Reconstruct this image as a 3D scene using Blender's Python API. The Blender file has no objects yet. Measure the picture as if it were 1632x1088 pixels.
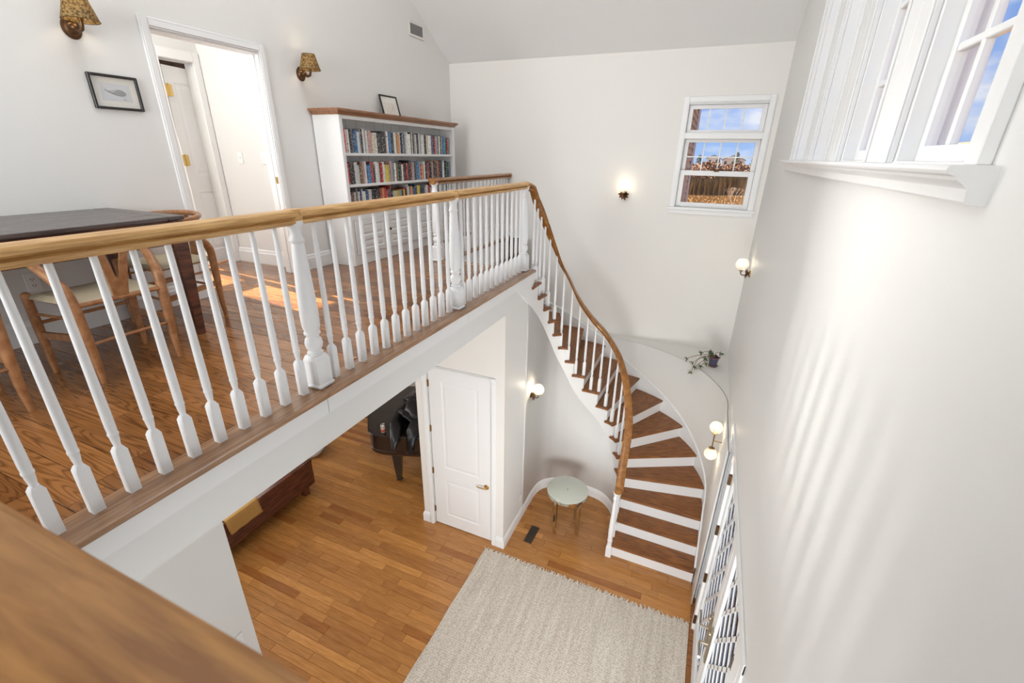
import bpy, bmesh, math, random
from mathutils import Vector, Matrix
random.seed(7)
scn = bpy.context.scene
COL = scn.collection
H = 3.40            # upper floor level (lower floor = 0)
PI = math.pi

# ------------------------------------------------------------------ camera
RW = [[0.91745426, 0.16594192, -0.36158119],
      [0.39751729, -0.34569221, 0.84998641],
      [0.01605258, -0.92355843, -0.38312157]]
cd = bpy.data.cameras.new('camera'); cam = bpy.data.objects.new('camera', cd); COL.objects.link(cam)
cam.matrix_world = Matrix(((RW[0][0], -RW[0][1], -RW[0][2], 0), (RW[1][0], -RW[1][1], -RW[1][2], 0),
                           (RW[2][0], -RW[2][1], -RW[2][2], 4.56), (0, 0, 0, 1)))
cd.sensor_width = 36; cd.lens = 716 / 1632 * 36; cd.clip_start = 0.02; cd.clip_end = 1000
cd.dof.use_dof = True; cd.dof.focus_distance = 4.5; cd.dof.aperture_fstop = 7.0
scn.camera = cam
def proj(p):
    d = (p[0], p[1], p[2] - 4.56)
    c = [sum(RW[i][j] * d[i] for i in range(3)) for j in range(3)]
    if c[2] < .05: return None
    return (816 + 716 * c[0] / c[2], 544 + 716 * c[1] / c[2])

# ------------------------------------------------------------------ world, sun, area lights, exposure
scn.view_settings.view_transform = 'Standard'; scn.view_settings.look = 'None'
scn.view_settings.exposure = 0.14; scn.view_settings.gamma = 1.0
try: scn.view_settings.use_curve_mapping = False
except Exception: pass
world = bpy.data.worlds.new('world'); scn.world = world; world.use_nodes = True
def build_world():
    nt = world.node_tree; nt.nodes.clear(); N = nt.nodes.new; L = nt.links.new
    out = N('ShaderNodeOutputWorld'); bg = N('ShaderNodeBackground'); tc = N('ShaderNodeTexCoord')
    sep = N('ShaderNodeSeparateXYZ'); L(tc.outputs['Generated'], sep.inputs[0])
    mp = N('ShaderNodeMapping'); mp.inputs['Scale'].default_value = (1, 1, 2.6); L(tc.outputs['Generated'], mp.inputs[0])
    no = N('ShaderNodeTexNoise'); no.inputs['Scale'].default_value = 9.0; no.inputs['Detail'].default_value = 7; L(mp.outputs[0], no.inputs['Vector'])
    cr = N('ShaderNodeValToRGB'); cr.color_ramp.elements[0].position = .44; cr.color_ramp.elements[1].position = .66
    L(no.outputs[0], cr.inputs[0])
    gr = N('ShaderNodeValToRGB'); e = gr.color_ramp.elements
    e[0].position = 0.0; e[0].color = (.36, .54, .88, 1); e[1].position = .6; e[1].color = (.09, .25, .72, 1)
    m = e.new(.12); m.color = (.17, .36, .82, 1)
    L(sep.outputs[2], gr.inputs[0])
    mx = N('ShaderNodeMix'); mx.data_type = 'RGBA'
    L(cr.outputs[0], mx.inputs[0]); L(gr.outputs[0], mx.inputs[6]); mx.inputs[7].default_value = (.76, .80, .90, 1)
    L(mx.outputs[2], bg.inputs[0]); bg.inputs[1].default_value = 1.0
    L(bg.outputs[0], out.inputs[0])
build_world()
def area(name, loc, target, sx, sy, power, col=(1, 1, 1), spread=180):
    l = bpy.data.lights.new(name, 'AREA'); l.shape = 'RECTANGLE'; l.size = sx; l.size_y = sy; l.energy = power; l.color = col
    l.spread = math.radians(spread)
    o = bpy.data.objects.new(name, l); COL.objects.link(o); o.location = loc
    o.rotation_euler = (Vector(target) - Vector(loc)).to_track_quat('-Z', 'Y').to_euler()
    return o
sl = bpy.data.lights.new('sun', 'SUN'); sl.energy = 27.0; sl.angle = math.radians(.55); sl.color = (1, .93, .82)
sun = bpy.data.objects.new('sun', sl); COL.objects.link(sun)
az = math.atan2(-.12, 1); el = math.radians(30)
sd = Vector((math.cos(az) * math.cos(el), math.sin(az) * math.cos(el), -math.sin(el)))
sun.rotation_euler = sd.to_track_quat('-Z', 'Y').to_euler()
area('window_light_rear', (-2.45, -2.8, 5.6), (-1.8, 3, 4.2), 2.4, 3.0, 38, (.95, .98, 1))  # added fill behind the camera; no window stands here
area('skylight', (-2.3, 2.6, 7.7), (-1.9, 3.2, 0), 2.4, 3.4, 66, (.95, .98, 1))  # added soft overhead fill; the ceiling has no opening
area('lower_room_light', (-4.6, 1.6, 2.95), (-4.4, 2.2, 0), 2.6, 3.0, 54, (.98, .98, .98))  # added fill for the room under the balcony
area('lower_room_window', (-6.8, 3.0, 1.6), (-3, 3.2, .4), 2.6, 1.8, 40, (1, .98, .96))
area('foyer_light', (-1.0, -1.9, 2.0), (-1.0, 3, .8), 2.4, 2.0, 30, (.95, .98, 1))  # unseen panel added to brighten the foyer
area('entry_light', (-.55, -.25, 2.5), (-1.2, 5.0, 1.2), 1.2, .8, 10, (.96, .985, 1), 140)  # added lamp out of view below the camera, lifting the lower storey
area('door_side_light', (.2, .9, 1.35), (-1.45, 5.0, 1.5), .8, .9, 29, (.97, .985, 1), 110)  # out-of-view fill added to brighten nook and risers
area('ceiling_wash', (-2.5, -1.8, 5.0), (-2.0, 5.2, 7.0), 2.0, 1.6, 62, (.95, .98, 1), 120)  # added uplight, no real fitting; brightens the sloping ceiling
area('low_rear_light', (-2.6, -2.4, 4.2), (-3.6, 1.6, 3.7), 1.4, 1.2, 27, (.96, .985, 1))  # added low fill for the wall under the dining table
area('hall_light', (-4.45, 2.0, 5.6), (-4.4, 3.0, 4.0), .6, .8, 22, (1, .99, .97))  # added fill, hidden from view, keeping the hall walls bright
area('hall_beam', (-4.75, 3.04, 4.75), (.53, 2.02, 3.95), .12, 1.2, 4.6, (1, .98, .94), 26)  # added narrow lamp, unseen; throws the streak across the right wall

# ------------------------------------------------------------------ materials
def new_mat(name):
    m = bpy.data.materials.new(name); m.use_nodes = True
    return m, m.node_tree, m.node_tree.nodes['Principled BSDF']
def pmat(name, col, rough=.5, metal=0, spec=.5, bump=0, bscale=60, coat=0, var=0, vscale=8, emit=None, estr=0):
    m, nt, b = new_mat(name)
    b.inputs['Base Color'].default_value = (*col, 1); b.inputs['Roughness'].default_value = rough
    b.inputs['Metallic'].default_value = metal; b.inputs['Specular IOR Level'].default_value = spec
    b.inputs['Coat Weight'].default_value = coat
    if emit: b.inputs['Emission Color'].default_value = (*emit, 1); b.inputs['Emission Strength'].default_value = estr
    if bump or var:
        tc = nt.nodes.new('ShaderNodeTexCoord'); no = nt.nodes.new('ShaderNodeTexNoise')
        no.inputs['Scale'].default_value = bscale if bump else vscale; no.inputs['Detail'].default_value = 4
        nt.links.new(tc.outputs['Object'], no.inputs['Vector'])
        if bump:
            bp = nt.nodes.new('ShaderNodeBump'); bp.inputs['Strength'].default_value = bump; bp.inputs['Distance'].default_value = .005
            nt.links.new(no.outputs[0], bp.inputs['Height']); nt.links.new(bp.outputs[0], b.inputs['Normal'])
        if var:
            n2 = nt.nodes.new('ShaderNodeTexNoise'); n2.inputs['Scale'].default_value = vscale; n2.inputs['Detail'].default_value = 4
            nt.links.new(tc.outputs['Object'], n2.inputs['Vector'])
            mx = nt.nodes.new('ShaderNodeMix'); mx.data_type = 'RGBA'
            mx.inputs[6].default_value = (*[c * (1 - var) for c in col], 1); mx.inputs[7].default_value = (*[min(1, c * (1 + var)) for c in col], 1)
            nt.links.new(n2.outputs[0], mx.inputs[0]); nt.links.new(mx.outputs[2], b.inputs['Base Color'])
    return m
def wood(name, dark, light, rough=.35, grain=26, stretch=(1, 14, 14), per='object', ring=0, tones=None, coat=.2, contrast=(.35, .7)):
    """grain runs along local X; 'per' = where the per-piece random tone comes from"""
    m, nt, b = new_mat(name); N = nt.nodes.new; L = nt.links.new
    tc = N('ShaderNodeTexCoord')
    if per == 'island': g = N('ShaderNodeNewGeometry'); rnd = g.outputs['Random Per Island']
    else: oi = N('ShaderNodeObjectInfo'); rnd = oi.outputs['Random']
    mul = N('ShaderNodeMath'); mul.operation = 'MULTIPLY'; mul.inputs[1].default_value = 57.0; L(rnd, mul.inputs[0])
    off = N('ShaderNodeCombineXYZ'); L(mul.outputs[0], off.inputs[0]); L(mul.outputs[0], off.inputs[1]); L(mul.outputs[0], off.inputs[2])
    add = N('ShaderNodeVectorMath'); add.operation = 'ADD'; L(tc.outputs['Object'], add.inputs[0]); L(off.outputs[0], add.inputs[1])
    mp = N('ShaderNodeMapping'); mp.inputs['Scale'].default_value = stretch; L(add.outputs[0], mp.inputs[0])
    no = N('ShaderNodeTexNoise'); no.inputs['Scale'].default_value = grain / 10; no.inputs['Detail'].default_value = 6; no.inputs['Distortion'].default_value = .4
    L(mp.outputs[0], no.inputs['Vector'])
    fac = no.outputs[0]
    if ring:
        mp2 = N('ShaderNodeMapping'); mp2.inputs['Scale'].default_value = (.8, 9.0, 9.0); L(add.outputs[0], mp2.inputs[0])
        nr = N('ShaderNodeTexNoise'); nr.inputs['Scale'].default_value = 1.5; nr.inputs['Detail'].default_value = 2.0; nr.inputs['Roughness'].default_value = .35
        L(mp2.outputs[0], nr.inputs['Vector'])
        m1 = N('ShaderNodeMath'); m1.operation = 'MULTIPLY'; m1.inputs[1].default_value = 17.0; L(nr.outputs[0], m1.inputs[0])
        fr = N('ShaderNodeMath'); fr.operation = 'PINGPONG'; fr.inputs[1].default_value = .5; L(m1.outputs[0], fr.inputs[0])
        rr = N('ShaderNodeValToRGB'); rr.color_ramp.elements[0].position = 0.0; rr.color_ramp.elements[0].color = (0, 0, 0, 1)
        rr.color_ramp.elements[1].position = .26; rr.color_ramp.elements[1].color = (1, 1, 1, 1); L(fr.outputs[0], rr.inputs[0])
        mm = N('ShaderNodeMix'); mm.data_type = 'FLOAT'; mm.inputs[0].default_value = ring
        L(no.outputs[0], mm.inputs[2]); L(rr.outputs[0], mm.inputs[3]); fac = mm.outputs[0]
    cr = N('ShaderNodeValToRGB'); cr.color_ramp.elements[0].position = contrast[0] if not ring else .1; cr.color_ramp.elements[0].color = (*dark, 1)
    cr.color_ramp.elements[1].position = contrast[1] if not ring else .85; cr.color_ramp.elements[1].color = (*light, 1)
    L(fac, cr.inputs[0]); colr = cr.outputs[0]
    if tones:
        tr = N('ShaderNodeValToRGB'); tr.color_ramp.interpolation = 'CONSTANT'; els = tr.color_ramp.elements
        els[0].position = 0; els[0].color = (*tones[0][1], 1); els[1].position = tones[1][0]; els[1].color = (*tones[1][1], 1)
        for p, c in tones[2:]: q = els.new(p); q.color = (*c, 1)
        wn = N('ShaderNodeTexWhiteNoise'); wn.noise_dimensions = '1D'; L(mul.outputs[0], wn.inputs['W'])
        L(wn.outputs['Value'], tr.inputs[0])
        mx = N('ShaderNodeMix'); mx.data_type = 'RGBA'; mx.blend_type = 'MULTIPLY'; mx.inputs[0].default_value = 1
        L(colr, mx.inputs[6]); L(tr.outputs[0], mx.inputs[7]); colr = mx.outputs[2]
    L(colr, b.inputs['Base Color']); b.inputs['Roughness'].default_value = rough; b.inputs['Coat Weight'].default_value = coat
    b.inputs['Coat Roughness'].default_value = .15
    return m
def glass_mat(name, tint=(1, 1, 1), refl=.9, seed=0):
    m = bpy.data.materials.new(name); m.use_nodes = True; nt = m.node_tree; nt.nodes.clear(); N = nt.nodes.new; L = nt.links.new
    o = N('ShaderNodeOutputMaterial'); t = N('ShaderNodeBsdfTransparent'); t.inputs[0].default_value = (*tint, 1)
    g = N('ShaderNodeBsdfGlossy'); g.inputs['Roughness'].default_value = .03
    f = N('ShaderNodeLayerWeight'); f.inputs[0].default_value = .5
    pw = N('ShaderNodeMath'); pw.operation = 'POWER'; pw.inputs[1].default_value = 4.0; L(f.outputs['Facing'], pw.inputs[0])
    mu = N('ShaderNodeMath'); mu.operation = 'MULTIPLY_ADD'; mu.inputs[1].default_value = .55 * refl; mu.inputs[2].default_value = .03; L(pw.outputs[0], mu.inputs[0])
    mx = N('ShaderNodeMixShader'); L(mu.outputs[0], mx.inputs[0]); L(t.outputs[0], mx.inputs[1]); L(g.outputs[0], mx.inputs[2]); L(mx.outputs[0], o.inputs[0])
    return m
M = {}
M['wall'] = pmat('wall_paint', (.81, .785, .745), .55, bump=.05, bscale=90)
M['wallc'] = pmat('wall_paint_cool', (.79, .785, .765), .5, bump=.04, bscale=90)
M['ceil'] = pmat('ceiling_paint', (.84, .835, .825), .7)
M['trim'] = pmat('white_trim_paint', (.86, .86, .855), .35)
M['trimb'] = pmat('white_baluster_paint', (.85, .855, .86), .3)
M['panel'] = pmat('bookcase_paint', (.80, .80, .79), .45, var=.03, vscale=30)
M['oakrail'] = wood('oak_handrail', (.50, .265, .085), (.80, .50, .205), .4, grain=30, stretch=(2, 30, 30), coat=.08)
M['oakrailY'] = wood('oak_handrail_long', (.50, .265, .085), (.80, .50, .205), .4, grain=30, stretch=(30, 2, 30), coat=.08)
M['stairrail'] = wood('oak_stair_handrail', (.24, .090, .018), (.42, .18, .040), .28, grain=25, stretch=(8, 8, 8), coat=.4)
M['nearrail'] = wood('oak_near_handrail', (.26, .10, .016), (.47, .22, .05), .5, grain=26, stretch=(4, 40, 40), coat=0)
T_low = [(0, (.74, .62, .55)), (.07, (.86, .82, .80)), (.24, (1, 1, 1)), (.52, (.94, .92, .88)), (.74, (1.10, 1.09, 1.05)), (.92, (1.26, 1.30, 1.30))]
M['lowfloor'] = wood('maple_floor', (.41, .175, .045), (.53, .245, .072), .22, grain=20, stretch=(3, 26, 26), tones=T_low, coat=.15)
M['lowfloor_s'] = wood('maple_floor_far', (.41, .175, .045), (.53, .245, .072), .22, grain=20, stretch=(3, 26, 26), tones=T_low, per='island', coat=.15)
T_up = [(0, (.75, .68, .62)), (.2, (.95, .93, .9)), (.5, (1.05, 1.05, 1.05)), (.75, (1.25, 1.25, 1.25))]
M['upfloor'] = wood('heart_pine_floor', (.080, .027, .007), (.32, .135, .042), .2, grain=22, stretch=(2, 22, 22), ring=.42, tones=T_up, coat=.32)
M['upfloor_s'] = wood('heart_pine_floor_far', (.080, .027, .007), (.32, .135, .042), .2, grain=22, stretch=(2, 22, 22), ring=.42, tones=T_up, per='island', coat=.32)
M['border'] = wood('pine_nosing', (.24, .12, .055), (.42, .235, .125), .25, grain=26, stretch=(30, 2, 30), coat=.4)
M['tread'] = wood('stair_tread_wood', (.13, .042, .010), (.36, .135, .030), .42, grain=24, stretch=(3, 22, 22), coat=0, contrast=(.3, .72))
M['joint'] = pmat('floor_joint_shadow', (.09, .04, .015), .8)  # dark brown subfloor showing between planks
M['glass'] = glass_mat('window_glass')
M['globe'] = glass_mat('globe_glass', (.97, .96, .93), 1.3)
def globe_mat():
    m = glass_mat('globe_glass', (.97, .96, .93), 1.3); nt = m.node_tree; o = [n for n in nt.nodes if n.type == 'OUTPUT_MATERIAL'][0]
    src = o.inputs[0].links[0].from_socket; t = nt.nodes.new('ShaderNodeBsdfTranslucent'); t.inputs[0].default_value = (1, .97, .9, 1)
    d = nt.nodes.new('ShaderNodeBsdfDiffuse'); d.inputs[0].default_value = (1, .97, .9, 1); a = nt.nodes.new('ShaderNodeMixShader'); nt.links.new(t.outputs[0], a.inputs[1]); nt.links.new(d.outputs[0], a.inputs[2])
    x = nt.nodes.new('ShaderNodeMixShader'); x.inputs[0].default_value = .22; nt.links.new(src, x.inputs[1]); nt.links.new(a.outputs[0], x.inputs[2]); nt.links.new(x.outputs[0], o.inputs[0]); return m
M['globe'] = globe_mat()
M['bulb'] = pmat('lit_bulb', (1, .9, .7), .5, emit=(1, .86, .62), estr=14)
M['brass'] = pmat('brass', (.62, .42, .15), .28, metal=1)
M['brassb'] = pmat('aged_brass', (.36, .22, .09), .38, metal=1)
M['bronze'] = pmat('dark_bronze', (.13, .07, .035), .4, metal=.85)
M['black'] = pmat('black_frame', (.018, .016, .015), .35)
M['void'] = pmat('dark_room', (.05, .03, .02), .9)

# ------------------------------------------------------------------ mesh helper
class B:
    def __init__(s): s.v = []; s.f = []; s.mi = []; s.sm = []
    def add(s, vs, fs, mi=0, smooth=False, mat=None):
        o = len(s.v)
        for p in vs: s.v.append(tuple((mat @ Vector(p)) if mat else p))
        for f in fs: s.f.append([i + o for i in f]); s.mi.append(mi); s.sm.append(smooth)
        return s
    def box(s, x0, x1, y0, y1, z0, z1, mi=0, mat=None):
        if x0 > x1: x0, x1 = x1, x0
        if y0 > y1: y0, y1 = y1, y0
        if z0 > z1: z0, z1 = z1, z0
        vs = [(x, y, z) for z in (z0, z1) for x, y in ((x0, y0), (x1, y0), (x1, y1), (x0, y1))]
        return s.add(vs, [(0, 3, 2, 1), (4, 5, 6, 7), (0, 1, 5, 4), (1, 2, 6, 5), (2, 3, 7, 6), (3, 0, 4, 7)], mi, False, mat)
    def cbox(s, x0, x1, y0, y1, z0, z1, c=.004, mi=0, mat=None):
        """box with chamfered vertical and horizontal edges (cheap)"""
        if x0 > x1: x0, x1 = x1, x0
        if y0 > y1: y0, y1 = y1, y0
        rings = []
        def ring(i, z): return [(x0 + i, y0 + i + (c if i < c else 0), z), (x0 + i + (c if i < c else 0), y0 + i, z)]
        pts = lambda a, z: [(x0 + a, y0 + a + c, z), (x0 + a + c, y0 + a, z), (x1 - a - c, y0 + a, z), (x1 - a, y0 + a + c, z),
                            (x1 - a, y1 - a - c, z), (x1 - a - c, y1 - a, z), (x0 + a + c, y1 - a, z), (x0 + a, y1 - a - c, z)]
        vs = pts(c, z0) + pts(0, z0 + c) + pts(0, z1 - c) + pts(c, z1); fs = [list(range(7, -1, -1)), list(range(24, 32))]
        for k in range(3):
            for i in range(8): j = (i + 1) % 8; fs.append((k * 8 + i, k * 8 + j, k * 8 + 8 + j, k * 8 + 8 + i))
        return s.add(vs, fs, mi, False, mat)
    def prism(s, poly, z0, z1, mi=0, mat=None, axis='z'):
        """poly in 2-D, extruded; axis z: (x,y)->z ; axis y: (x,z)->y ; axis x: (y,z)->x"""
        n = len(poly)
        def P(a, b, c): return {'z': (a, b, c), 'y': (a, c, b), 'x': (c, a, b)}[axis]
        vs = [P(a, b, z0) for a, b in poly] + [P(a, b, z1) for a, b in poly]
        fs = [list(range(n - 1, -1, -1)), list(range(n, 2 * n))] + [(i, (i + 1) % n, n + (i + 1) % n, n + i) for i in range(n)]
        return s.add(vs, fs, mi, False, mat)
    def lathe(s, prof, n=16, loc=(0, 0, 0), mi=0, smooth=True, mat=None, sx=1, sy=1):
        vs = []; fs = []; m = len(prof)
        for r, z in prof:
            for i in range(n): a = 2 * PI * i / n; vs.append((loc[0] + r * math.cos(a) * sx, loc[1] + r * math.sin(a) * sy, loc[2] + z))
        for k in range(m - 1):
            for i in range(n): j = (i + 1) % n; fs.append((k * n + i, k * n + j, (k + 1) * n + j, (k + 1) * n + i))
        fs.append(list(range(n - 1, -1, -1))); fs.append(list(range((m - 1) * n, m * n)))
        return s.add(vs, fs, mi, smooth, mat)
    def tube(s, path, r, n=8, mi=0, smooth=True, mat=None, closed=False):
        path = [Vector(p) for p in path]; rs = r if isinstance(r, (list, tuple)) else [r] * len(path)
        vs = []; fs = []; prev = None
        for k, p in enumerate(path):
            a = path[k - 1] if (k or closed) else p; b_ = path[(k + 1) % len(path)] if (k < len(path) - 1 or closed) else p
            t = (b_ - a).normalized()
            if prev is None: u = t.orthogonal().normalized()
            else:
                u = prev - t * prev.dot(t); u = u.normalized() if u.length > 1e-6 else t.orthogonal().normalized()
            prev = u; w = t.cross(u)
            for i in range(n): an = 2 * PI * i / n; vs.append(tuple(p + (u * math.cos(an) + w * math.sin(an)) * rs[k]))
        m = len(path)
        for k in range(m - (0 if closed else 1)):
            for i in range(n): j = (i + 1) % n; q = (k + 1) % m; fs.append((k * n + i, k * n + j, q * n + j, q * n + i))
        if not closed: fs.append(list(range(n - 1, -1, -1))); fs.append(list(range((m - 1) * n, m * n)))
        return s.add(vs, fs, mi, smooth, mat)
    def sweep(s, path, prof, mi=0, smooth=False, closed_prof=True, cap=True, mat=None):
        """prof = [(side, up)], kept upright; side = to the right of travel in plan"""
        path = [Vector(p) for p in path]; vs = []; fs = []; n = len(prof)
        for k, p in enumerate(path):
            a = path[max(0, k - 1)]; b_ = path[min(len(path) - 1, k + 1)]
            t1 = (p - a); t2 = (b_ - p); t1.z = 0; t2.z = 0
            if t1.length < 1e-6: t1 = t2.copy()
            if t2.length < 1e-6: t2 = t1.copy()
            t1.normalize(); t2.normalize(); t = (t1 + t2); t.normalize()
            side = Vector((t.y, -t.x, 0)); sc = 1 / max(.35, t.dot(t1))
            for u, w in prof: vs.append(tuple(p + side * (u * sc) + Vector((0, 0, w))))
        for k in range(len(path) - 1):
            for i in range(n if closed_prof else n - 1): j = (i + 1) % n; fs.append((k * n + i, k * n + j, (k + 1) * n + j, (k + 1) * n + i))
        if cap and closed_prof: fs.append(list(range(n - 1, -1, -1))); m = len(path) - 1; fs.append(list(range(m * n, m * n + n)))
        return s.add(vs, fs, mi, smooth, mat)
    def ico(s, c, r, sub=2, mi=0, scale=(1, 1, 1), noise=0, mat=None):
        bm = bmesh.new(); bmesh.ops.create_icosphere(bm, subdivisions=sub, radius=1)
        vs = []
        for v in bm.verts:
            q = v.co * r * (1 + (random.uniform(-noise, noise) if noise else 0)); vs.append((c[0] + q.x * scale[0], c[1] + q.y * scale[1], c[2] + q.z * scale[2]))
        fs = [[v.index for v in f.verts] for f in bm.faces]; bm.free()
        return s.add(vs, fs, mi, True, mat)
def mesh(name, b):
    me = bpy.data.meshes.new(name); me.from_pydata(b.v, [], b.f)
    me.polygons.foreach_set('material_index', b.mi); me.polygons.foreach_set('use_smooth', b.sm)
    bm = bmesh.new(); bm.from_mesh(me); bmesh.ops.recalc_face_normals(bm, faces=bm.faces); bm.to_mesh(me); bm.free()
    return me
def obj(name, b, mats, parent=None, loc=None, auto=True):
    me = mesh(name, b) if isinstance(b, B) else b
    if isinstance(b, B):
        for m in (mats if isinstance(mats, (list, tuple)) else [mats]): me.materials.append(m)
        if any(b.sm): 
            try: me.set_sharp_from_angle(angle=math.radians(38))
            except Exception: pass
    o = bpy.data.objects.new(name, me); COL.objects.link(o)
    if parent: o.parent = parent
    if loc: o.location = loc
    return o
def thing(name, label, cat, loc=(0, 0, 0), rz=0, group=None):
    o = bpy.data.objects.new(name, None); COL.objects.link(o); o.location = loc; o.rotation_euler = (0, 0, rz); o.empty_display_size = .1
    return tag(o, label, cat, group)
def tag(o, label, cat, group=None):
    o['label'] = label; o['category'] = cat
    if group: o['group'] = group
    return o
def struct(o, label=None):
    o['kind'] = 'structure'
    if label: o['label'] = label
    return o
def sroot(name, loc=(0, 0, 0)):
    o = bpy.data.objects.new(name, None); COL.objects.link(o); o.location = loc; o['kind'] = 'structure'; return o
def stuff(o): o['kind'] = 'stuff'; return o
def dup(root, loc=None, rz=None, label=None):
    r = root.copy(); COL.objects.link(r)
    if loc is not None: r.location = loc
    if rz is not None: r.rotation_euler = (0, 0, rz)
    if label: r['label'] = label
    for ch in list(root.children):
        c = ch.copy(); COL.objects.link(c); c.parent = r
        for g in list(ch.children): d = g.copy(); COL.objects.link(d); d.parent = c
    return r
def spline(pts, t):
    """Catmull-Rom through pts, t from 0 to len-1"""
    n = len(pts); t = max(0, min(n - 1.0, t)); i = min(int(t), n - 2); f = t - i
    p0 = pts[max(0, i - 1)]; p1 = pts[i]; p2 = pts[i + 1]; p3 = pts[min(n - 1, i + 2)]
    return tuple(.5 * ((2 * b) + (-a + c) * f + (2 * a - 5 * b + 4 * c - d) * f * f + (-a + 3 * b - 3 * c + d) * f ** 3) for a, b, c, d in zip(p0, p1, p2, p3))

# ------------------------------------------------------------------ room shell
XL, XR, YF = -3.845, .53, 6.54
def ceil_z(y): return 5.76 + .63 * (YF - y) if y > 2.4 else 5.76 + .63 * (YF - 2.4) - .63 * (2.4 - y) * .9
def grid_wall(b, axis, c0, c1, a0, a1, z0, z1, holes, mi=0):
    """wall slab with rectangular holes. axis 'x': plane spans y; 'y': plane spans x"""
    As = sorted({a0, a1, *[h[0] for h in holes], *[h[1] for h in holes]}); As = [a for a in As if a0 <= a <= a1]
    for i in range(len(As) - 1):
        u0, u1 = As[i], As[i + 1]; um = (u0 + u1) / 2
        cuts = sorted([(h[2], h[3]) for h in holes if h[0] < um < h[1]]); z = z0
        for h0, h1 in cuts + [(z1, z1)]:
            if h0 > z + 1e-6:
                if axis == 'x': b.box(c0, c1, u0, u1, z, h0, mi)
                else: b.box(u0, u1, c0, c1, z, h0, mi)
            z = max(z, h1)
def welded(name, b, mats):
    o = obj(name, b, mats)
    bm = bmesh.new(); bm.from_mesh(o.data); bmesh.ops.remove_doubles(bm, verts=bm.verts, dist=1e-5); bm.to_mesh(o.data); bm.free()
    return struct(o)
# left wall (upper storey) with the doorway
b = B(); grid_wall(b, 'x', XL - .12, XL, -3, YF, H - .3, 5.76, [(2.43, 3.30, H - .3, 5.345)])
yy = [-3, 0, 2.4, 4.5, YF]
b.prism([(-3, 5.76)] + [(YF, 5.76)] + [(y, ceil_z(y) + .02) for y in reversed(yy[:-1])], XL - .12, XL, axis='x')
welded('wall_left', b, M['wallc'])
# far wall with window hole
b = B(); grid_wall(b, 'y', YF, YF + .16, XL - .12, XR + .19, -.05, 5.80, [(-.48, .40, 3.96, 5.18)]); welded('wall_far', b, M['wall'])
# right wall with four windows and the front door opening
WIN = [(1.43, 2.00), (2.28, 2.795), (3.075, 3.59), (3.87, 4.385)]; WZ0, WZ1 = 4.55, 6.05
b = B(); grid_wall(b, 'x', XR, XR + .13, -3, YF, -.05, 6.2, [(a, c, WZ0, WZ1) for a, c in WIN] + [(1.86, 4.14, -.05, 2.16)])
b.prism([(-3, 6.2), (YF - .7, 6.2), (4.5, ceil_z(4.5) + .02), (2.4, ceil_z(2.4) + .02), (0, ceil_z(0) + .02), (-3, ceil_z(-3) + .02)], XR, XR + .13, axis='x')
welded('wall_right', b, M['wallc'])
b = B(); b.box(XL - .12, XR + .19, -3.12, -3, -.05, 7.2); struct(obj('wall_rear', b, M['wall']))
b = B(); cz = [(YF + .16, ceil_z(YF + .16)), (2.4, ceil_z(2.4)), (-3.12, ceil_z(-3.12))]
b.prism(cz + [(y, z + .15) for y, z in reversed(cz)], XL - .12, XR + .19, axis='x'); struct(obj('ceiling', b, M['ceil']))
# lower-storey outer walls and ceiling under the upper floor
b = B(); b.box(-7.1, -7.0, -3, YF, -.05, 3.1); struct(obj('wall_lower_left', b, M['wall']))
b = B(); b.box(-7.1, XL - .12, YF, YF + .12, -.05, 3.1); struct(obj('wall_lower_far', b, M['wall']))
b = B(); b.box(-7.1, XL - .12, -3.12, -3.0, -.05, 3.1); struct(obj('wall_lower_rear', b, M['wall']))
b = B(); b.box(-2.82, -2.70, -1.0, 1.385, 0, 3.08); struct(obj('wall_side', b, M['wallc']))
# slab of the upper floor: balcony strip + strip by the bookcase
b = B(); b.box(-7.1, -1.74, -3, 4.50, 3.09, H - .021); b.box(-7.1, -2.86, 4.50, YF, 3.09, H - .021)
b.box(-1.74, XR, -3, .0, 3.09, H - .021)
struct(obj('ceiling_lower', b, M['ceil']))

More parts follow.
